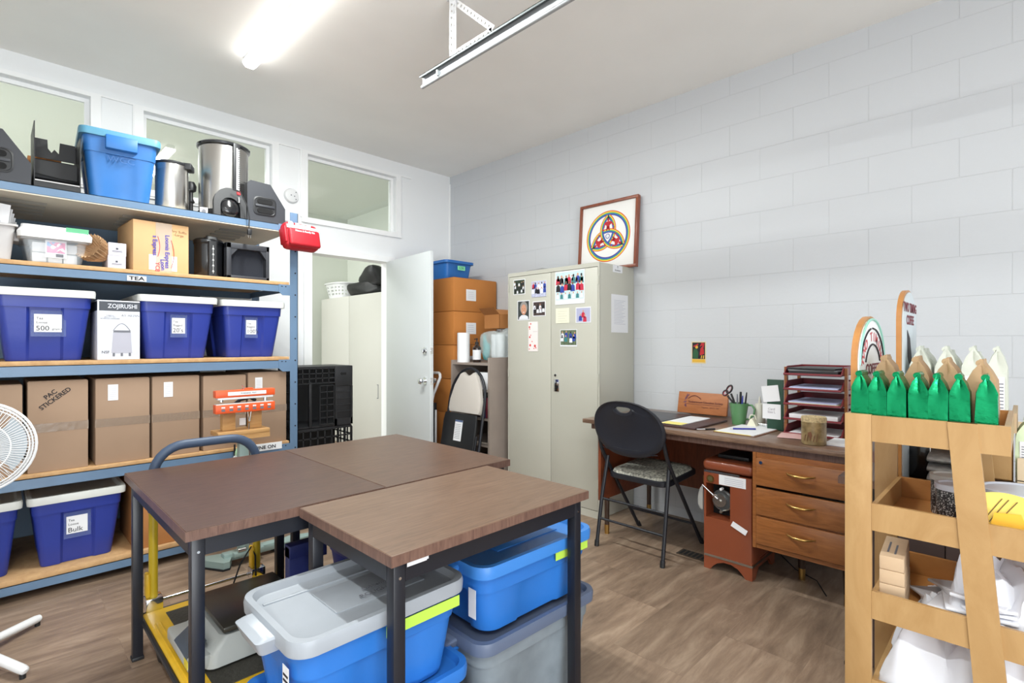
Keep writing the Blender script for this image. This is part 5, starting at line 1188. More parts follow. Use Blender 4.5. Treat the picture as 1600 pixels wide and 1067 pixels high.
B(CF).cyl((3.02, yc - w, .15), (3.02, yc + w, .15), .007).build('cross_bar', t, world=True)
b = B(CF); b.M = Matrix.Translation((2.925, yc, .425)) @ Matrix.Rotation(R(-3), 4, 'Y'); b.loft([rrect(.40, .395, .06, 0, 6), rrect(.41, .41, .06, .006, 6), rrect(.41, .41, .06, .030, 6), rrect(.40, .40, .06, .034, 6)]); b.build('seat_pan', t, world=True)
FAB = mat('speckled_fabric', C(104, 104, 98), .9, var=.5, vscale=70, col2=C(196, 194, 180), detail=2)
b = B(FAB); b.M = Matrix.Translation((2.92, yc, .459)) @ Matrix.Rotation(R(-3), 4, 'Y'); b.loft([rrect(.385, .38, .06, 0, 6), rrect(.375, .37, .06, .014, 6), rrect(.33, .32, .06, .022, 6), rrect(.2, .2, .06, .025, 6)]); b.build('seat_pad', t, world=True)
# backrest shell: curved oval with handle slot
def back_pt(u, v):
    # u in [-1,1] across, v in [0,1] up
    return (2.688 - .088 * v - .030 * (1 - u * u) + .0, u, v)
oval = []
NBK = 44
def bo(a):   # outline in (s,z): superellipse-ish, wide
    c, s_ = math.cos(a), math.sin(a)
    zz = .745 + (.168 if s_ > 0 else .165) * (abs(s_) ** .80) * (1 if s_ > 0 else -1)
    ss = .238 * (abs(c) ** .85) * (1 if c > 0 else -1) * (1 - .10 * max(0, s_) - .06 * max(0, -s_))
    return ss, zz
def pos(ss, zz, off=0.0):
    v = (zz - .58) / .34; return (2.676 - .075 * v - .028 * (1 - (ss / .238) ** 2) + off, yc - ss, zz)
outl = [bo(2 * PI * k / NBK) for k in range(NBK)]
hole = []
for k in range(NBK):
    a = 2 * PI * k / NBK; c, s_ = math.cos(a), math.sin(a)
    hs = .052 * (abs(c) ** .6) * (1 if c > 0 else -1) * (1.0 if s_ > 0 else .75 + .25 * (1 - abs(s_))); hz = .868 + (.011 if s_ > 0 else .024) * (abs(s_) ** .9) * (1 if s_ > 0 else -1)
    hole.append((hs, hz))
b = B(mat('black_vinyl_back', C(34, 36, 44), .42, bump=.05, bscale=200))
def ringmix(k): return [(hole[i][0] + (outl[i][0] - hole[i][0]) * k, hole[i][1] + (outl[i][1] - hole[i][1]) * k) for i in range(NBK)]
prof = [(0.0, .012), (0.0, -.004), (.06, -.008), (.12, .0), (.45, -.002), (.78, -.0), (.86, -.008), (.95, -.010), (1.0, -.002), (1.0, .012), (.9, .022), (.5, .026), (.12, .022), (0.0, .012)]
b.loft([[pos(p[0], p[1], o_) for p in ringmix(k)] for k, o_ in prof], cap0=False, cap1=False); b.build('backrest', t, world=True)
b = B(CF)
for zz, hw, dz in ((.635, .15, .010), (.615, .185, .016)): b.tube([pos(-hw + 2 * hw * k / 14, zz - dz * math.sin(PI * k / 14), -.006) for k in range(15)], .0022, seg=6)
b.tube([pos(-.07 + .14 * k / 12, .852 - .022 * math.sin(PI * k / 12), -.006) for k in range(13)], .0022, seg=6)
b.build('piping', t, world=True)

# ================================================================ DESK THINGS
t = thing('wooden_plaque', 'carved cedar plaque leaning on the wall behind the desk', 'plaque', (3.40, 1.565, DH + .008), R(-90))
TM = Matrix.Rotation(R(-12), 4, 'X'); CED = wood('cedar', C(160, 96, 52), C(186, 118, 70), .5, 4, (1, 8, 8), .8)
b = B(CED); b.M = TM; b.box(-.172, .172, -.010, .010, 0, .145, bev=.002); b.build('board', t)
M_ = TM @ Matrix.Translation((0, -.0105, 0)) @ FACE['-y']
MAR = mat('maroon_relief', C(112, 58, 46), .6); PUR = mat('plum_relief', C(120, 74, 86), .6)
text('Timbermount Education Society', .0185, MAR, t, (0, 0, 0), face=TM @ Matrix.Translation((.022, -.0108, .078)) @ FACE['-y'], ext=.0012, bold=.02); text('Together  SINCE 1987', .013, MAR, t, (0, 0, 0), face=TM @ Matrix.Translation((.06, -.0108, .045)) @ FACE['-y'])
b = B(PUR); b.M = TM
for (x, z, a_, s_) in ((-.125, .085, 60, .020), (-.135, .070, 20, .016), (-.128, .055, -30, .014), (-.112, .10, 80, .018), (-.118, .07, -80, .016), (-.108, .115, 40, .012)):
    c_, q_ = math.cos(R(a_)), math.sin(R(a_)); b.prism([(x, z), (x + s_ * c_ - s_ * .4 * q_, z + s_ * q_ + s_ * .4 * c_), (x + 2 * s_ * c_, z + 2 * s_ * q_), (x + s_ * c_ + s_ * .4 * q_, z + s_ * q_ - s_ * .4 * c_)], 'y', -.0112, -.010)
b.tube([(-.10 + .09 * k / 10, -.011, .100 + .022 * math.sin(PI * k / 10)) for k in range(11)], .003, seg=6, m=MAR); b.box(-.11, .13, -.0114, -.010, .061, .064, m=MAR); b.build('carving', t)
# portfolio
t = thing('leather_portfolio', 'open dark leather portfolio on the desk, left of the mug', 'portfolio', (3.02, 1.44, DH))
LEA = mat('dark_leather', C(74, 50, 50), .45, bump=.1, bscale=150)
b = B(LEA); b.box(-.225, .225, -.115, .10, 0, .012, bev=.004); b.build('cover', t)
B(PAPER).box(-.20, .19, -.02, .115, .0122, .016).build('note_pad', t); B(mat('yellow_paper', C(238, 224, 130), .8)).box(-.21, -.12, -.022, .105, .0162, .0175).build('yellow_sheet', t)
t = thing('blotter', 'dark desk blotter at the left end of the desk', 'blotter', (3.15, 1.80, DH)); B(mat('blotter_grey', C(70, 70, 74), .4)).box(-.20, .20, -.19, .19, 0, .004, bev=.001).build('pad', t)
t = thing('ballpoint_pen', 'silver and black pen on the desk beside the leather portfolio', 'pen', (2.835, 1.285, DH + .005)); b = B(CHROME); b.tube([(-.04, .03, 0), (.0, .0, 0)], .0045, seg=8); b.tube([(.0, .0, 0), (.05, -.035, 0)], .0048, m=BLACK, seg=8); b.build('barrel', t)
# clipboard
t = thing('clipboard', 'clipboard with white paper lying near the front of the desk', 'clipboard', (2.995, 1.105, DH), R(-3))
B(mat('hardboard', C(120, 82, 60), .5)).box(-.19, .20, -.115, .115, 0, .004, bev=.001).build('board', t)
B(PAPER).box(-.185, .15, -.105, .105, .004, .0075).build('paper_sheets', t); B(mat('yellow_paper', C(238, 224, 130), .8)).box(-.187, -.17, -.09, .107, .0042, .0070).box(-.187, -.06, .09, .110, .0042, .0068).build('yellow_sheet', t)
b = B(CHROME); b.box(.145, .195, -.05, .05, .006, .014, bev=.003); b.cyl((.17, -.05, .018), (.17, .05, .018), .006); b.build('clip', t)
t = thing('ballpoint_pen', 'blue pen lying across the clipboard', 'pen', (2.955, 1.11, DH + .012)); b = B(mat('blue_pen', C(50, 60, 150), .3)); b.tube([(-.03, .055, 0), (.045, -.04, 0)], .005, seg=8); b.cyl((-.03, .055, 0), (-.04, .068, 0), .003, m=CHROME); b.build('barrel', t)
# mug with tools
t = thing('green_mug', 'green ribbed mug holding pens and scissors', 'mug', (3.19, 1.235, DH))
MG = mat('green_glaze', C(92, 142, 96), .35, coat=.3)
b = B(MG); n = 48
def mr(r, z): return [(r * (1 + (.018 if k % 2 else -.010)) * math.cos(2 * PI * k / n), r * (1 + (.018 if k % 2 else -.010)) * math.sin(2 * PI * k / n), z) for k in range(n)]
b.loft([mr(.036, 0), mr(.042, .05), mr(.053, .128), mr(.049, .128), mr(.037, .05), mr(.032, .006)]); b.build('cup', t)
b = B(MG); b.tube([(.03 + 0, -.038 - .0, .115), (.022, -.068, .118), (.018, -.086, .095), (.018, -.080, .060), (.02, -.052, .035), (.02, -.036, .03)], .006, seg=10); b.build('mug_handle', t)
t = thing('scissors', 'scissors with black and red loop grips in the green mug', 'scissors', (3.185, 1.262, DH + .012))
b = B(BLACK)
def ring3(cx, cy, cz, ru, rv, ang, r, m, b=b):
    b.tube([(cx + 0.0, cy + ru * math.cos(t_) * math.cos(ang) - rv * math.sin(t_) * math.sin(ang), cz + ru * math.cos(t_) * math.sin(ang) + rv * math.sin(t_) * math.cos(ang)) for t_ in [2 * PI * k / 20 for k in range(20)]], r, m, seg=8, closed=True)
ring3(0, .028, .196, .014, .026, R(30), .0055, BLACK); ring3(0, .052, .172, .013, .018, R(40), .0050, BLACK); b.tube([(0, .018, .17), (0, .002, .13), (0, -.01, .06)], .006); b.tube([(0, .04, .155), (0, .008, .12)], .006); b.build('grip', t)
b = B(mat('cherry_red', C(170, 30, 60), .5)); ring3(-.001, .028, .196, .011, .022, R(30), .003, b.m, b); ring3(-.001, .052, .172, .010, .015, R(40), .003, b.m, b); b.build('grip_lining', t)
B(CHROME).prism([(-.012, .0), (.004, .0), (.012, .11), (-.002, .12)], 'x', -.0015, .0015).build('blade', t)
for k, (dx, dy, h_, m_, lb) in enumerate(((.01, -.005, .185, BLACK, 'thick black marker standing in the green mug'), (-.012, -.022, .165, mat('blue_pen', C(50, 60, 150)), 'blue pen standing in the green mug'), (.004, -.034, .185, BLACK, 'slanting black pen at the right of the green mug'), (-.004, .006, .172, mat('grey_pen', C(120, 124, 134), .4), 'grey pen standing in the green mug'))):
    t = thing('pen', lb, 'pen', (3.19 + dx * .8, 1.235 + dy * .7, DH + .01)); B(m_).tube([(0, 0, 0), (dx * .4, dy * .5, h_ - .03), (dx * .45, dy * .6, h_)], [.005, .007 if k == 0 else .005, .006 if k == 0 else .003], seg=10).build('barrel', t)
# squeeze bottle, calendar stand
t = thing('glue_bottle', 'cream squeeze bottle with nozzle behind the clipboard', 'bottle', (3.25, 1.135, DH)); b = B(mat('cream_plastic', C(214, 212, 198), .4)); b.lathe([(.028, 0), (.030, .004), (.030, .11), (.026, .125), (.010, .13), (.001, .13)], seg=24); b.build('bottle_body', t); B(mat('cream_plastic', C(214, 212, 198))).lathe([(.009, .13), (.009, .14), (.003, .17), (.001, .172)], seg=12).build('nozzle', t)
t = thing('binder_clip', 'white plastic clip standing on the desk by the clipboard', 'clip', (3.135, 1.135, DH)); b = B(CREAMP); b.prism([(-.03, .0), (.03, .0), (.006, .05), (-.006, .05)], 'x', -.02, .02); b.tube([(0, -.02, .045), (0, -.012, .07), (0, .012, .07), (0, .02, .045)], .003); b.build('clip_body', t)
t = thing('note_stand', 'dark green card stand with white notes beside the letter trays', 'note stand', (3.11, 1.015, DH), R(-90))
b = B(mat('bottle_green', C(30, 66, 50), .5)); b.box(-.03, .055, -.006, .006, 0, .285, bev=.001); b.box(-.03, .055, -.006, .05, 0, .004); b.build('stand', t)
b = B(PAPER); b.M = Matrix.Translation((-.01, -.0085, .205)) @ Matrix.Rotation(R(-8), 4, 'Y'); b.box(-.045, .045, -.0006, .0006, -.045, .045); b.build('note', t)
b = B(PAPER); b.M = Matrix.Translation((-.005, -.0085, .105)); b.box(-.048, .048, -.0006, .0006, -.042, .042); b.build('note', t)
text('Card\nSize L', .018, mat('pencil', C(170, 166, 176), .8), t, (-.005, -.0098, .11))
# letter trays
t = thing('letter_tray_tower', 'five-tier dark red letter tray tower on the desk', 'letter trays', (3.20, .80, DH))
DRD = mat('dark_red_plastic', C(120, 32, 42), .35, coat=.2)
ya, yb_, xf, xb = .665, .935, 3.03, 3.36
for k in range(5):
    z = DH + .002 + k * .0795
    b = B(DRD); b.box(xf, xb, ya, yb_, z, z + .004)
    for y0, y1 in ((ya, ya + .004), (yb_ - .004, yb_)): b.prism([(xf, z), (xf + .004, z + .006), (xf + .055, z + .046), (xb, z + .046), (xb, z)], 'y', y0, y1)
    b.box(xb - .004, xb, ya, yb_, z, z + .046); b.prism([(xf - .006, z + .001), (xf + .002, z - .003), (xf + .004, z + .007), (xf - .004, z + .010)], 'y', ya, yb_); b.build('tray', t, world=True)
b = B(TEAK)
for (x, y) in ((xf + .07, ya - .008), (xb - .03, ya - .008), (xf + .07, yb_ + .008), (xb - .03, yb_ + .008)): b.box(x - .012, x + .012, y - .007, y + .007, DH, DH + .36)
b.build('upright', t, world=True)
bl = mat('pale_blue_paper', C(180, 186, 220), .7); ylp = mat('manila_paper', C(222, 216, 176), .7)
for k, lay in enumerate(([(PAPER, .004, .0)], [(PAPER, .022, .02)], [(ylp, .006, 0), (bl, .006, .006)], [(PAPER, .005, 0), (bl, .006, .01)], [(BLACK, .018, 0), (mat('grey_sheet', C(150, 152, 156), .5), .005, .004), (BLACK, .010, .0)])):
    z = DH + .0065 + k * .0795
    tt = thing('paper_stack', ['loose papers in the bottom letter tray', 'thick white booklet in the second letter tray', 'manila and blue papers in the middle letter tray', 'white and blue papers in the fourth letter tray', 'black folders heaped in the top letter tray'][k], 'papers', (3.19, .80, z), 0, 'contents of the letter trays')
    zz = 0
    for j, (m_, th, sh) in enumerate(lay):
        bb_ = B(m_); bb_.M = Matrix.Rotation(R((j * 5 - 2) * (1 if k % 2 else -1) * .5), 4, 'Z'); bb_.box(-.15 + sh, .14, -.115, .115, zz, zz + th, bev=.001); bb_.build('sheets', tt); zz += th
# rolled magazine and book
t = thing('magazine', 'rolled pink and white magazine at the foot of the letter trays', 'magazine', (2.95, .80, DH)); b = B(mat('pink_cover', C(226, 186, 182), .5)); sp_ = []
for k in range(22): a = 2 * PI * k / 12; r = .022 - .0005 * k; sp_.append((.0 + r * math.sin(a), .024 - r * math.cos(a) + .0))
pr2 = [(-.05, .004)] + [(0.0, .002)] + [(x, z) for x, z in sp_[1:12]]
b.M = Matrix.Rotation(R(-14), 4, 'Z')
def ribbon(b, prof, y0, y1, th, m=None):
    for i in range(len(prof) - 1):
        (x0, z0), (x1, z1) = prof[i], prof[i + 1]; dx, dz = x1 - x0, z1 - z0; l = math.hypot(dx, dz) or 1; nx, nz = -dz / l * th, dx / l * th
        b.prism([(x0, z0), (x1, z1), (x1 + nx, z1 + nz), (x0 + nx, z0 + nz)], 'y', y0, y1, m)
b.M = Matrix.Rotation(R(-80), 4, 'Z'); ribbon(b, [(-.13, .003), (-.05, .004), (0, .003)] + [(.02 * math.sin(a), .023 - .02 * math.cos(a)) for a in [2 * PI * k / 14 for k in range(1, 13)]], -.06, .10, .003)
b.build('pages', t)
t = thing('paperback_book', 'thin white paperback with blue edge behind the glass jar', 'book', (2.92, .63, DH)); b = B(PAPER); b.box(-.09, .09, -.06, .06, .001, .011); b.box(-.09, .09, -.061, .06, 0, .001, m=mat('royal_blue_ink', C(50, 66, 150), .5)); b.box(-.09, .09, -.060, .0600, .011, .012, m=PAPER); b.build('pages', t)
# lantern jar
t = thing('candle_jar', 'amber glass candle jar with sandy rim at the desk edge', 'candle jar', (2.815, .733, DH))
b = B(mat('amber_frosted', C(176, 152, 108), .25, trans=.45, var=.35, vscale=30)); b.lathe([(.050, 0), (.054, .004), (.054, .128), (.050, .132), (.048, .128), (.047, .008), (0.001, .006)], seg=40); b.build('glass', t)
b = B(mat('sand', C(190, 170, 130), .9, var=.3, vscale=120, bump=.6, bscale=150)); b.lathe([(.0545, .110), (.0552, .122), (.053, .134), (.045, .132), (.03, .128), (.001, .127)], seg=40); b.build('sandy_rim', t)
b = B(mat('dry_leaf', C(110, 72, 48), .8))
for k in range(5): 
    a = R(150 + 14 * k); b.prism([(.0, .02), (.006 + .003 * k, .05 + .006 * (k % 3)), (-.002, .075 - .004 * k), (-.008, .05)], 'x', -.0565 + .0005 * k, -.0555 + .0005 * k) if k == 2 else b.tube([(.0545 * math.cos(a), .0545 * math.sin(a), .02), (.0548 * math.cos(a + .1), .0548 * math.sin(a + .1), .05 + .008 * (k % 3))], .002, seg=5)
b.build('pressed_leaf', t)
# postcard on wall
t = thing('postcard', 'small red and green postcard stuck on the block wall', 'postcard', (3.4985, 1.631, 1.184), R(-90)); B(mat('cream_card', C(226, 206, 160), .7)).box(-.052, .052, -.001, .001, -.076, .076).build('card', t)
b = B(BKA); b.box(-.046, .046, -.0016, -.001, -.045, .070); y = -.0024
def P2(pl, m): b.prism(pl, 'y', y, y + .0008, m)
P2([(-.04, -.042), (-.005, -.042), (-.002, .0), (-.015, .03), (-.035, .02), (-.042, -.01)], mat('card_green', C(36, 90, 56), .6)); P2(ell(-.014, .038, .010, .012, 10), mat('card_yellow', C(226, 178, 60), .6)); P2([(-.04, .045), (-.005, .062), (.0, .055), (-.03, .038)], RDA)
P2([(.01, -.02), (.04, -.01), (.038, .02), (.028, .045), (.015, .03), (.01, .0)], RDA); P2([(.01, .04), (.02, .068), (.042, .066), (.036, .03), (.026, .05)], RDA); P2([(.015, -.042), (.02, -.02), (.026, -.02), (.022, -.042)], mat('card_yellow', C(226, 178, 60))); P2([(.030, -.042), (.034, -.02), (.040, -.02), (.038, -.042)], mat('card_yellow', C(226, 178, 60)))
b.build('printed_scene', t); b = B(mat('card_yellow', C(226, 178, 60))); b.box(-.046, .046, -.0016, -.001, -.068, -.047); b.build('caption_band', t)

# ================================================================ RIGHT TABLE AND DISPLAYS
t = table('walnut table with black steel legs behind the plywood display rack', 2.325, 2.685, -.42, .520, .735, WAL_X)
b = B(mat('dark_taupe_laminate', C(96, 80, 76), .5)); b.box(2.40, 2.60, -.30, .44, 0, .63); b.box(2.39, 2.3999, -.30, .204, .01, .62, bev=.001); b.box(2.39, 2.3999, .207, .44, .01, .62, bev=.001)
solo(b, 'file_cabinet', 'dark taupe low cabinet under the right-hand table', 'cabinet')
def coffee_bag(name, label, cat, loc, wx, gy, h, m, group, seed, rz=0.0, labelface=None, roll=True):
    """bag standing with its rolled top along x; gusset faces -x"""
    rr = random.Random(seed); t = thing(name, label, cat, loc, rz, group); b = B(m); W, G = wx / 2, gy / 2; hb = h * .74
    j = lambda k: rr.uniform(-k, k)
    def ring(z, W, G, n=4, jit=.0015):
        p = []
        for i in range(n): p.append((-W, -G + 2 * G * i / n + 0, z))
        for i in range(n): p.append((-W + 2 * W * i / n, G, z))
        for i in range(n): p.append((W, G - 2 * G * i / n, z))
        for i in range(n): p.append((W - 2 * W * i / n, -G, z))
        return [(x + j(jit), y + j(jit), z_ + j(jit)) for x, y, z_ in p]
    def crease(rg, k):  # push gusset middle inwards on the -x and +x faces
        o_ = list(rg); o_[2] = (o_[2][0] + k, o_[2][1], o_[2][2]); o_[10] = (o_[10][0] - k, o_[10][1], o_[10][2]); return o_
    b.loft([crease(ring(0, W * .96, G * .92), .0), crease(ring(.01, W, G), .002), crease(ring(hb * .5, W * 1.02, G * 1.03), -.002), crease(ring(hb * .92, W, G), .002), crease(ring(hb, W * .985, G * .96), .006), crease(ring(h * .86, W * .95, G * .60), .007), crease(ring(h * .95, W * .90, G * .16), .002), crease(ring(h, W * .86, G * .10), .0)])
    bo_ = b.build('pouch', t)
    if roll:
        r = B(m); r.cyl((-W * .90, G * .12, h * .955), (W * .88, G * .12, h * .955), .009, seg=12); r.box(-W * .9, W * .9, G * .12, G * .2, h * .90, h * .95); r.build('rolled_top', t)
    if labelface:
        l = B(PAPER); l.box(-W - .0022, -W - .001, -G * .7, G * .7, h * .12, h * .62); l.build('printed_label', t)
        g = B(GREYINK)
        for k in range(10): g.box(-W - .003, -W - .0022, -G * .6, G * .55, h * (.15 + k * .042), h * (.162 + k * .042))
        g.build('label_print', t)
    return t
def sign_board(t, x0, x1, y, zb, zt, face_m, world=True):
    # board in plane y, arched top, spans x
    n = 14; cx = (x0 + x1) / 2; r = (x1 - x0) / 2; pl = [(x0, zb), (x1, zb)] + [(cx + r * math.cos(PI * k / n), zt - r * .72 + r * .72 * math.sin(PI * k / n)) for k in range(n + 1)]
    b = B(PLYD); b.prism(pl, 'y', y, y + .016); b.build('sign_board', t, world=True)
    pl2 = [(x0 + .008, zb), (x1 - .008, zb)] + [(cx + (r - .008) * math.cos(PI * k / n), zt - .008 - r * .72 + r * .72 * math.sin(PI * k / n)) for k in range(n + 1)]
    f = B(face_m); f.prism(pl2, 'y', y - .004, y - .0005); fo = f.build('sign_face', t, world=True)
    return fo, cx, r
XF, XK = 1.80, 2.245
t = thing('display_rack', 'birch plywood display rack with stepped bins at the right edge', 'display rack', (2.02, .15, 0))
TH = .018
def post(xa): 
    b = B(PLY); b.box(xa, xa + TH, .320, .386, 0, 1.042, bev=.0015); b.build('post', t, world=True)
    # slanted front post
    b = B(PLY); b.prism([(.151, 1.040), (.091, 1.040), (.002, 0), (.070, 0)], 'x', xa - .0012, xa + TH + .0012); b.build('slanted_post', t, world=True)
post(XF); post(XK - TH)
bins = [(.386, .040, .965, 1.040, .0), (.320, -.10, .707, .785, 0), (.320, -.14, .451, .531, 0), (.320, -.20, .195, .275, 0)]
for k, (yb0, yb1, z0, z1, _) in enumerate(bins):
    b = B(PLY); x0, x1 = XF + TH, XK - TH
    if k == 0: b.box(XF + .002, XF + TH - .002, yb1, .3195, z0, z1)
    else: b.box(XF + .003, XF + TH - .003, yb1, .3195, z0, z1)
    b.build('bin_side', t, world=True)
    b = B(PLYD); b.box(XK - TH + .002, XK - .002, yb1, .3195, z0, z1); b.build('bin_side', t, world=True)
    b = B(PLYD); b.box(XF + TH, XK - TH, yb1, yb0 - .0, z0, z0 + .012); b.build('bin_floor', t, world=True)
    B(PLY).box(XF + .002, XK - .002, yb1 - .012, yb1, z0, z1).build('bin_end', t, world=True); B(PLY).box(XF + TH, XK - TH, yb0 - .012, yb0, z0, z1).build('bin_end', t, world=True)
SIGNW = mat('sign_print_white', C(240, 242, 242), .35)
fo, cx, r = sign_board(t, 1.845, 2.245, .364, .95, 1.338, SIGNW)
Mz = Matrix.Translation((cx, .359, 0)) @ FACE['-y']
RSG = mat('sign_red', C(196, 90, 96), .6); 
def on_sign(s_, size, m, x, z, roll=0, sx=1.0): text(s_, size, m, t, (cx + x, .3592, z), world=True, roll=roll, sx=sx, bold=.02)
on_sign('COFFEE', .046, mat('sign_maroon', C(120, 50, 60), .6), .0, 1.165, sx=1.3)
for i, ch in enumerate('TWO TIMING'):
    a = R(160 - i * 15.5); 
    if ch != ' ': on_sign(ch, .040, RSG, .152 * math.cos(a), 1.150 + .120 * math.sin(a), roll=a - PI / 2, sx=1.3)
b = B(BKA)
for rr_, a0, a1 in ((.120, 25, 155), (.185, 20, 92), (.185, 100, 160)): b.tube([(cx + rr_ * math.cos(R(a0 + (a1 - a0) * k / 16)), .3588, 1.150 + rr_ * .8 * math.sin(R(a0 + (a1 - a0) * k / 16))) for k in range(17)], .003, seg=5)
b.build('sign_arc', t, world=True)
gt = B(mat('sign_green', C(150, 206, 190), .5)); n = 18
gt.tube([(cx + (r - .012) * math.cos(PI * k / n), .3588, 1.338 - .010 - r * .72 + (r * .72) * math.sin(PI * k / n)) for k in range(n + 1)], .004, seg=6); gt.build('sign_border', t, world=True)
# bags in top bin
ZT = .9775
ys = [.368, .325, .278, .231, .188, .143, .090]
words = ['leftmost', 'second from the left', 'third from the left', 'middle', 'fifth from the left', 'second from the right', 'rightmost']
for k, y in enumerate(ys):
    coffee_bag('coffee_bag', 'shiny green foil coffee bag, %s in the front row of the rack' % words[k], 'coffee bag', (XF + .066, y - .015, ZT), .078, .0435, .190, GREENFOIL, 'green foil coffee bags on the display rack', k + 3, rz=R(-1.5 + k * .5))
for k, y in enumerate((.310, .232, .162, .088)):
    coffee_bag('coffee_bag', 'brown kraft coffee bag, %s in the row behind the green bags' % ('first', 'second', 'third', 'last')[k], 'coffee bag', (XF + .185, y, ZT), .115, .062, .236 - .003 * k, KRAFTBAG, 'kraft coffee bags behind the green ones', k + 23, rz=R(2 - k))
# second display on the table
t = thing('tabletop_display', 'plywood tabletop coffee display behind the front rack', 'display rack', (2.53, .18, .736))
fo, cx, r = sign_board(t, 2.345, 2.68, .325, .736, 1.455, mat('sign_photo_print', C(206, 216, 220), .4))
text('TWO TIMING\nCOFFEE', .05, mat('sign_maroon', C(120, 50, 60)), t, (cx, .3200, 1.36), world=True, bold=.02)
b = B(BKA); b.prism([(2.44, 1.30), (2.50, 1.27), (2.55, 1.18), (2.60, 1.13), (2.52, 1.14), (2.45, 1.20)], 'y', .3195, .3202); b.build('printed_shape', t, world=True)
b = B(PLYD); b.box(2.36, 2.68, .035, .325, .955, .967); b.box(2.36, 2.37, .035, .10, .80, .955, m=PLY); b.box(2.67, 2.68, .035, .325, .736, .955); b.box(2.36, 2.68, .023, .035, .955, 1.02, m=mat('tan_board', C(190, 164, 130), .6)); b.box(2.36, 2.372, .035, .325, .955, .985, m=PLY); b.build('top_bin', t, world=True)
b = B(mat('pale_ply', C(222, 202, 170), .5)); b.box(2.36, 2.372, -.12, .022, .800, .875); b.box(2.36, 2.68, -.12, .022, .795, .803); b.box(2.66, 2.68, -.12, .03, .736, .96); b.build('lower_bin', t, world=True)
for k, (x, y) in enumerate(((2.41, .276), (2.41, .203), (2.41, .130), (2.41, .070))):
    coffee_bag('coffee_bag', 'pale printed coffee bag, %s on the tabletop display' % ('nearest the tall sign', 'second along', 'third along', 'at the right end')[k], 'coffee bag', (x + .02, y, .968), .095, .062 if k < 3 else .05, .272, WHITEBAG, 'pale coffee bags on the tabletop display', k + 43, labelface=(k in (2, 3)))
for k, (x, y) in enumerate(((2.56, .278), (2.56, .200), (2.57, .125))):
    coffee_bag('coffee_bag', 'pale coffee bag in the back row of the tabletop display, %s' % ('left', 'centre', 'right')[k], 'coffee bag', (x + .02, y, .968), .10, .066, .262 - .006 * k, WHITEBAG, 'pale coffee bags on the tabletop display', k + 53)
GWB = mat('green_white_bag', C(206, 222, 186), .6, bump=.3, bscale=25)
for k, (x, y, z_) in enumerate(((2.43, -.005, .804), (2.43, -.075, .804))):
    coffee_bag('coffee_bag', ('pale green coffee bag with small print low at the right edge', 'pale green coffee bag furthest right on the lower bin')[k], 'coffee bag', (x, y, z_), .10, .062, .20, GWB, 'pale green bags in the lower bin', k + 63, labelface=True)
# things on the right table under the display
t = thing('tablet', 'dark glossy tablet standing upright on the right table', 'tablet', (2.50, .290, .7355), R(-90)); b = B(BG); b.box(-.034, .030, -.006, .006, 0, .165, bev=.003); b.build('screen', t); B(CHROME).box(.030, .034, -.007, .007, 0, .168, bev=.001).build('metal_edge', t)
for k in range(3):
    t = thing('news_bundle', '%s grey paper bundle stacked under the tabletop display' % ('lowest', 'middle', 'topmost')[k], 'bundle', (2.53, .205, .7355 + k * .036), 0, 'grey bundles on the right table')
    b = B(mat('newsprint', C(170, 168, 164), .8, var=.3, vscale=40)); b.M = Matrix.Rotation(R(90), 4, 'X') @ Matrix.Translation((0, .018, 0)); b.loft([[(.12 * math.cos(2 * PI * q / 16), .017 * math.sin(2 * PI * q / 16), z) for q in range(16)] for z in (-.055, .055)]); b.build('roll', t)
for k in range(3):
    t = thing('leaflet', '%s leaflet leaning against the rear post of the rack' % ('pale lilac', 'thin grey', 'white')[k], 'leaflet', (2.45, .375 - k * .014, .7365), R(-90), 'leaning leaflets'); b = B([mat('lilac_sheet', C(214, 214, 232), .6), mat('grey_sheet', C(150, 152, 156)), PAPER][k]); b.M = Matrix.Rotation(R(-14 + k * 4), 4, 'Y'); b.box(-.001, .001, -.05, .05, .0, .14 - k * .012); b.build('sheet', t)
t = thing('teal_cloth', 'teal green folded cloth at the right end of the table', 'cloth', (2.46, -.08, .736)); b = B(mat('teal_fabric', C(40, 180, 150), .8)); b.grid(lambda u, v: (-.10 + .2 * v, -.10 + .2 * u, .004 + .012 * abs(math.sin(5 * u + 3 * v)) * (1 if 0 < u < 1 else 0)), 14, 14); b.build('cloth_sheet', t)
# ---- things in the second bin
Z2b = .7195
def tin(label, x, y, r, h, body, lidm, seed, group):
    t = thing('coffee_tin', label, 'tin', (x, y, Z2b), R(seed), group)
    b = B(body); b.lathe([(r * .97, 0), (r, .004), (r, h - .012), (r * .97, h - .010), (.001, h - .010)], seg=44); b.build('tin_body', t)
    b = B(lidm); b.lathe([(r + .003, h - .016), (r + .003, h), (r - .006, h + .001), (r - .010, h - .003), (.001, h - .003)], seg=44); b.build('lid', t); return t
BW = photo_mat('small_black_print', [C(30, 28, 30), C(60, 58, 60), C(190, 188, 186), C(24, 22, 26), C(48, 46, 50)], 420)
tin('small tin with dense black print in the second bin', 1.985, .147, .046, .120, BW, mat('translucent_lid', C(206, 210, 222), .3), 10, 'tins in the second bin')
tin('pale-lidded tin behind the black printed tin', 2.10, .168, .048, .122, BW, OFFWHITE, 50, 'tins in the second bin')
tt = tin('large white tin with navy stripes at the right end of the bin', 1.965, .010, .084, .134, WHITE, mat('translucent_lid', C(206, 210, 222)), 0, 'tins in the second bin')
NV = mat('navy_print', C(40, 46, 96), .5)
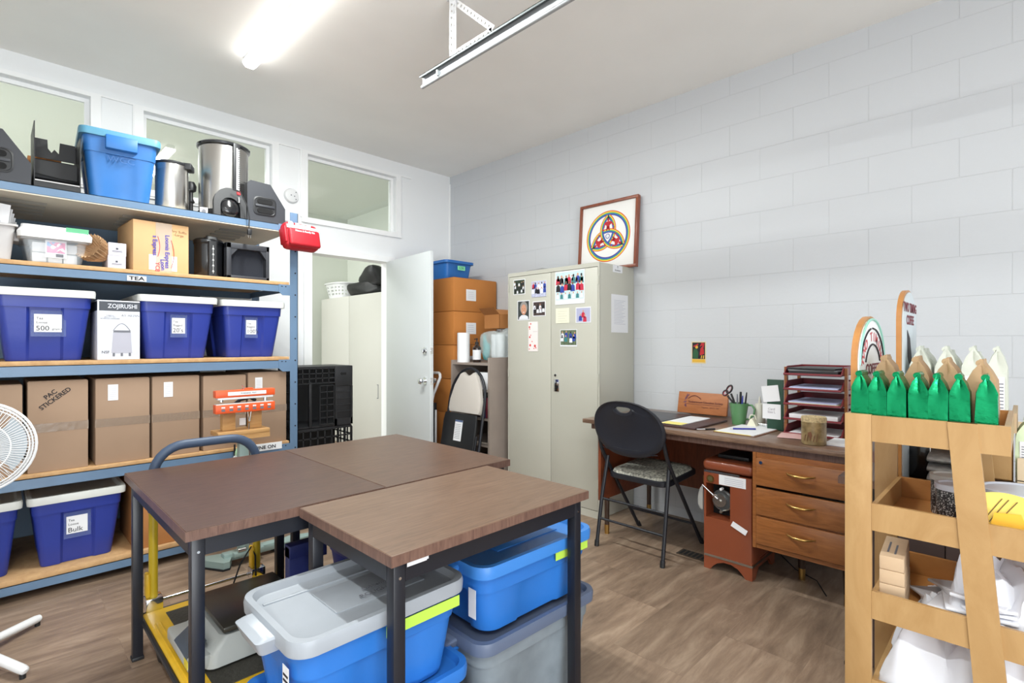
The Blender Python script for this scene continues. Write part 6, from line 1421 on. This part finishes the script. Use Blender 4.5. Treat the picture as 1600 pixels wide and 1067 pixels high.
def cband(b, r, z0, z1, a0, a1, m, n=14): 
    for k in range(n):
        a, c = R(a0 + (a1 - a0) * k / n), R(a0 + (a1 - a0) * (k + 1) / n)
        b.face([(r * math.cos(a), r * math.sin(a), z0), (r * math.cos(c), r * math.sin(c), z0), (r * math.cos(c), r * math.sin(c), z1), (r * math.cos(a), r * math.sin(a), z1)], m)
for z_, zz_ in ((.185, .202), (.125, .137)): b = B(NV); cband(b, .0846, z_ - .105, zz_ - .105, 0, 360, NV, 44); b.build('printed_stripe', tt)
for i, ch in enumerate('Coffee'):
    a = R(222 + i * 9.5); text(ch, .040, NV, tt, (.0854 * math.cos(a), .0854 * math.sin(a), .055), face=Matrix.Rotation(a + PI / 2, 4, 'Z') @ Matrix.Rotation(R(90), 4, 'X'))
t = thing('yellow_envelope', 'yellow printed paper draped over the large white tin', 'paper', (1.915, .075, Z2b + .010))
YP = mat('yellow_card', C(244, 216, 110), .7); b = B(YP)
def yf(u, v): return (-.075 + .02 * v + .012 * math.sin(3 * u), .045 - .115 * u - .02 * v, .018 + .100 * v - .0 * u + .010 * math.sin(PI * u))
b.grid(yf, 10, 8); b.build('sheet', t)
g = B(mat('dark_yellow_ink', C(120, 100, 60), .7))
for q in (.25, .36, .5): 
    pts = [tuple(Vector(yf(q + .25 * s_, .15 + .7 * s_)) + Vector((-.0012, 0, 0))) for s_ in [k / 8 for k in range(9)]]; g.tube(pts, .0012, seg=4)
g.build('written_lines', t)
t = thing('yellow_envelope', 'small folded orange-yellow slip beside the large tin', 'paper', (1.845, .03, Z2b + .004)); b = B(mat('amber_card', C(246, 190, 60), .7)); b.prism([(-.05, .0), (.05, .0), (.03, .085), (-.02, .09)], 'x', -.001, .001); b.build('sheet', t)
# third bin: paper bag bundle, napkins
Z3b = .4635
for k in range(4):
    t = thing('bag_bundle', 'folded tan paper bag bundle in the third bin, %s of the pile' % ('bottom', 'second', 'third', 'top')[k], 'paper bags', (1.95, .286, Z3b + k * .041), R(4), 'tan paper bag bundles in the third bin')
    b = B(mat('tan_paper', C(206, 178, 146), .8, var=.06, vscale=12)); b.box(-.10, .10, -.032 + k * .001, .030, 0, .0405, bev=.003); b.build('folded_stack', t)
    if k == 3: g = B(GREYINK); g.box(-.07, .02, -.008, -.003, .0405, .041); g.box(-.06, .04, .010, .015, .0405, .041); g.build('print', t)
CLOTH = mat('white_cloth', C(222, 223, 230), .75, bump=.1, bscale=12)
def crumple(b, x0, x1, y0, y1, z0, hgt, seed, nu=34, nv=34):
    rr = random.Random(seed); wv = [(rr.uniform(-8, 8), rr.uniform(-8, 8), rr.uniform(0, 6), rr.uniform(.3, 1)) for _ in range(9)]
    def f(u, v):
        s_ = sum(w * (1 - abs(math.sin(a * u + c * v + p)) ** .8) for a, c, p, w in wv) / 3.0; e = (min(u, 1 - u, .12) / .12) ** .8 * (min(v, 1 - v, .2) / .2) ** .7
        hf = abs(math.sin(17 * u + 9 * v + 2 * math.sin(11 * v))) * .5 + abs(math.sin(23 * v - 13 * u + 3 * math.sin(7 * u))) * .5
        sd = 1 - e
        return (x0 + (x1 - x0) * u + .012 * math.sin(19 * v + 5 * u) * min(1, e + .3), y0 + (y1 - y0) * v + .012 * math.sin(21 * u + 7 * v) * min(1, e + .3), z0 + .003 + e * hgt * (.20 + .70 * s_ + .22 * hf))
    b.grid(f, nu, nv)
t = thing('white_napkins', 'crumpled white cloth napkins heaped in the third bin', 'napkins', (1.98, .08, Z3b)); b = B(CLOTH)
for k in range(9): b.M = Matrix.Translation((-.02, .055 - .006 * k, .002 + k * .0095)) @ Matrix.Rotation(R(-5 + 13 * (k % 4)), 4, 'Z') @ Matrix.Rotation(R(1 + k), 4, 'Y') @ Matrix.Rotation(R(.8 * k - 3), 4, 'X'); b.box(-.13, .14, -.10 + .005 * k, .10 - .006 * k, 0, .009, bev=.003)
b.M = Matrix.Identity(4); crumple(b, -.13, .20, -.12, .075, .045, .19, 4); b.build('cloth', t, angle=25)
t = thing('white_tablecloth', 'large crumpled white tablecloth filling the bottom bin', 'tablecloth', (2.02, .08, .2075)); b = B(CLOTH); crumple(b, -.195, .195, -.24, .235, .03, .27, 9, 64, 64); b.build('cloth', t)
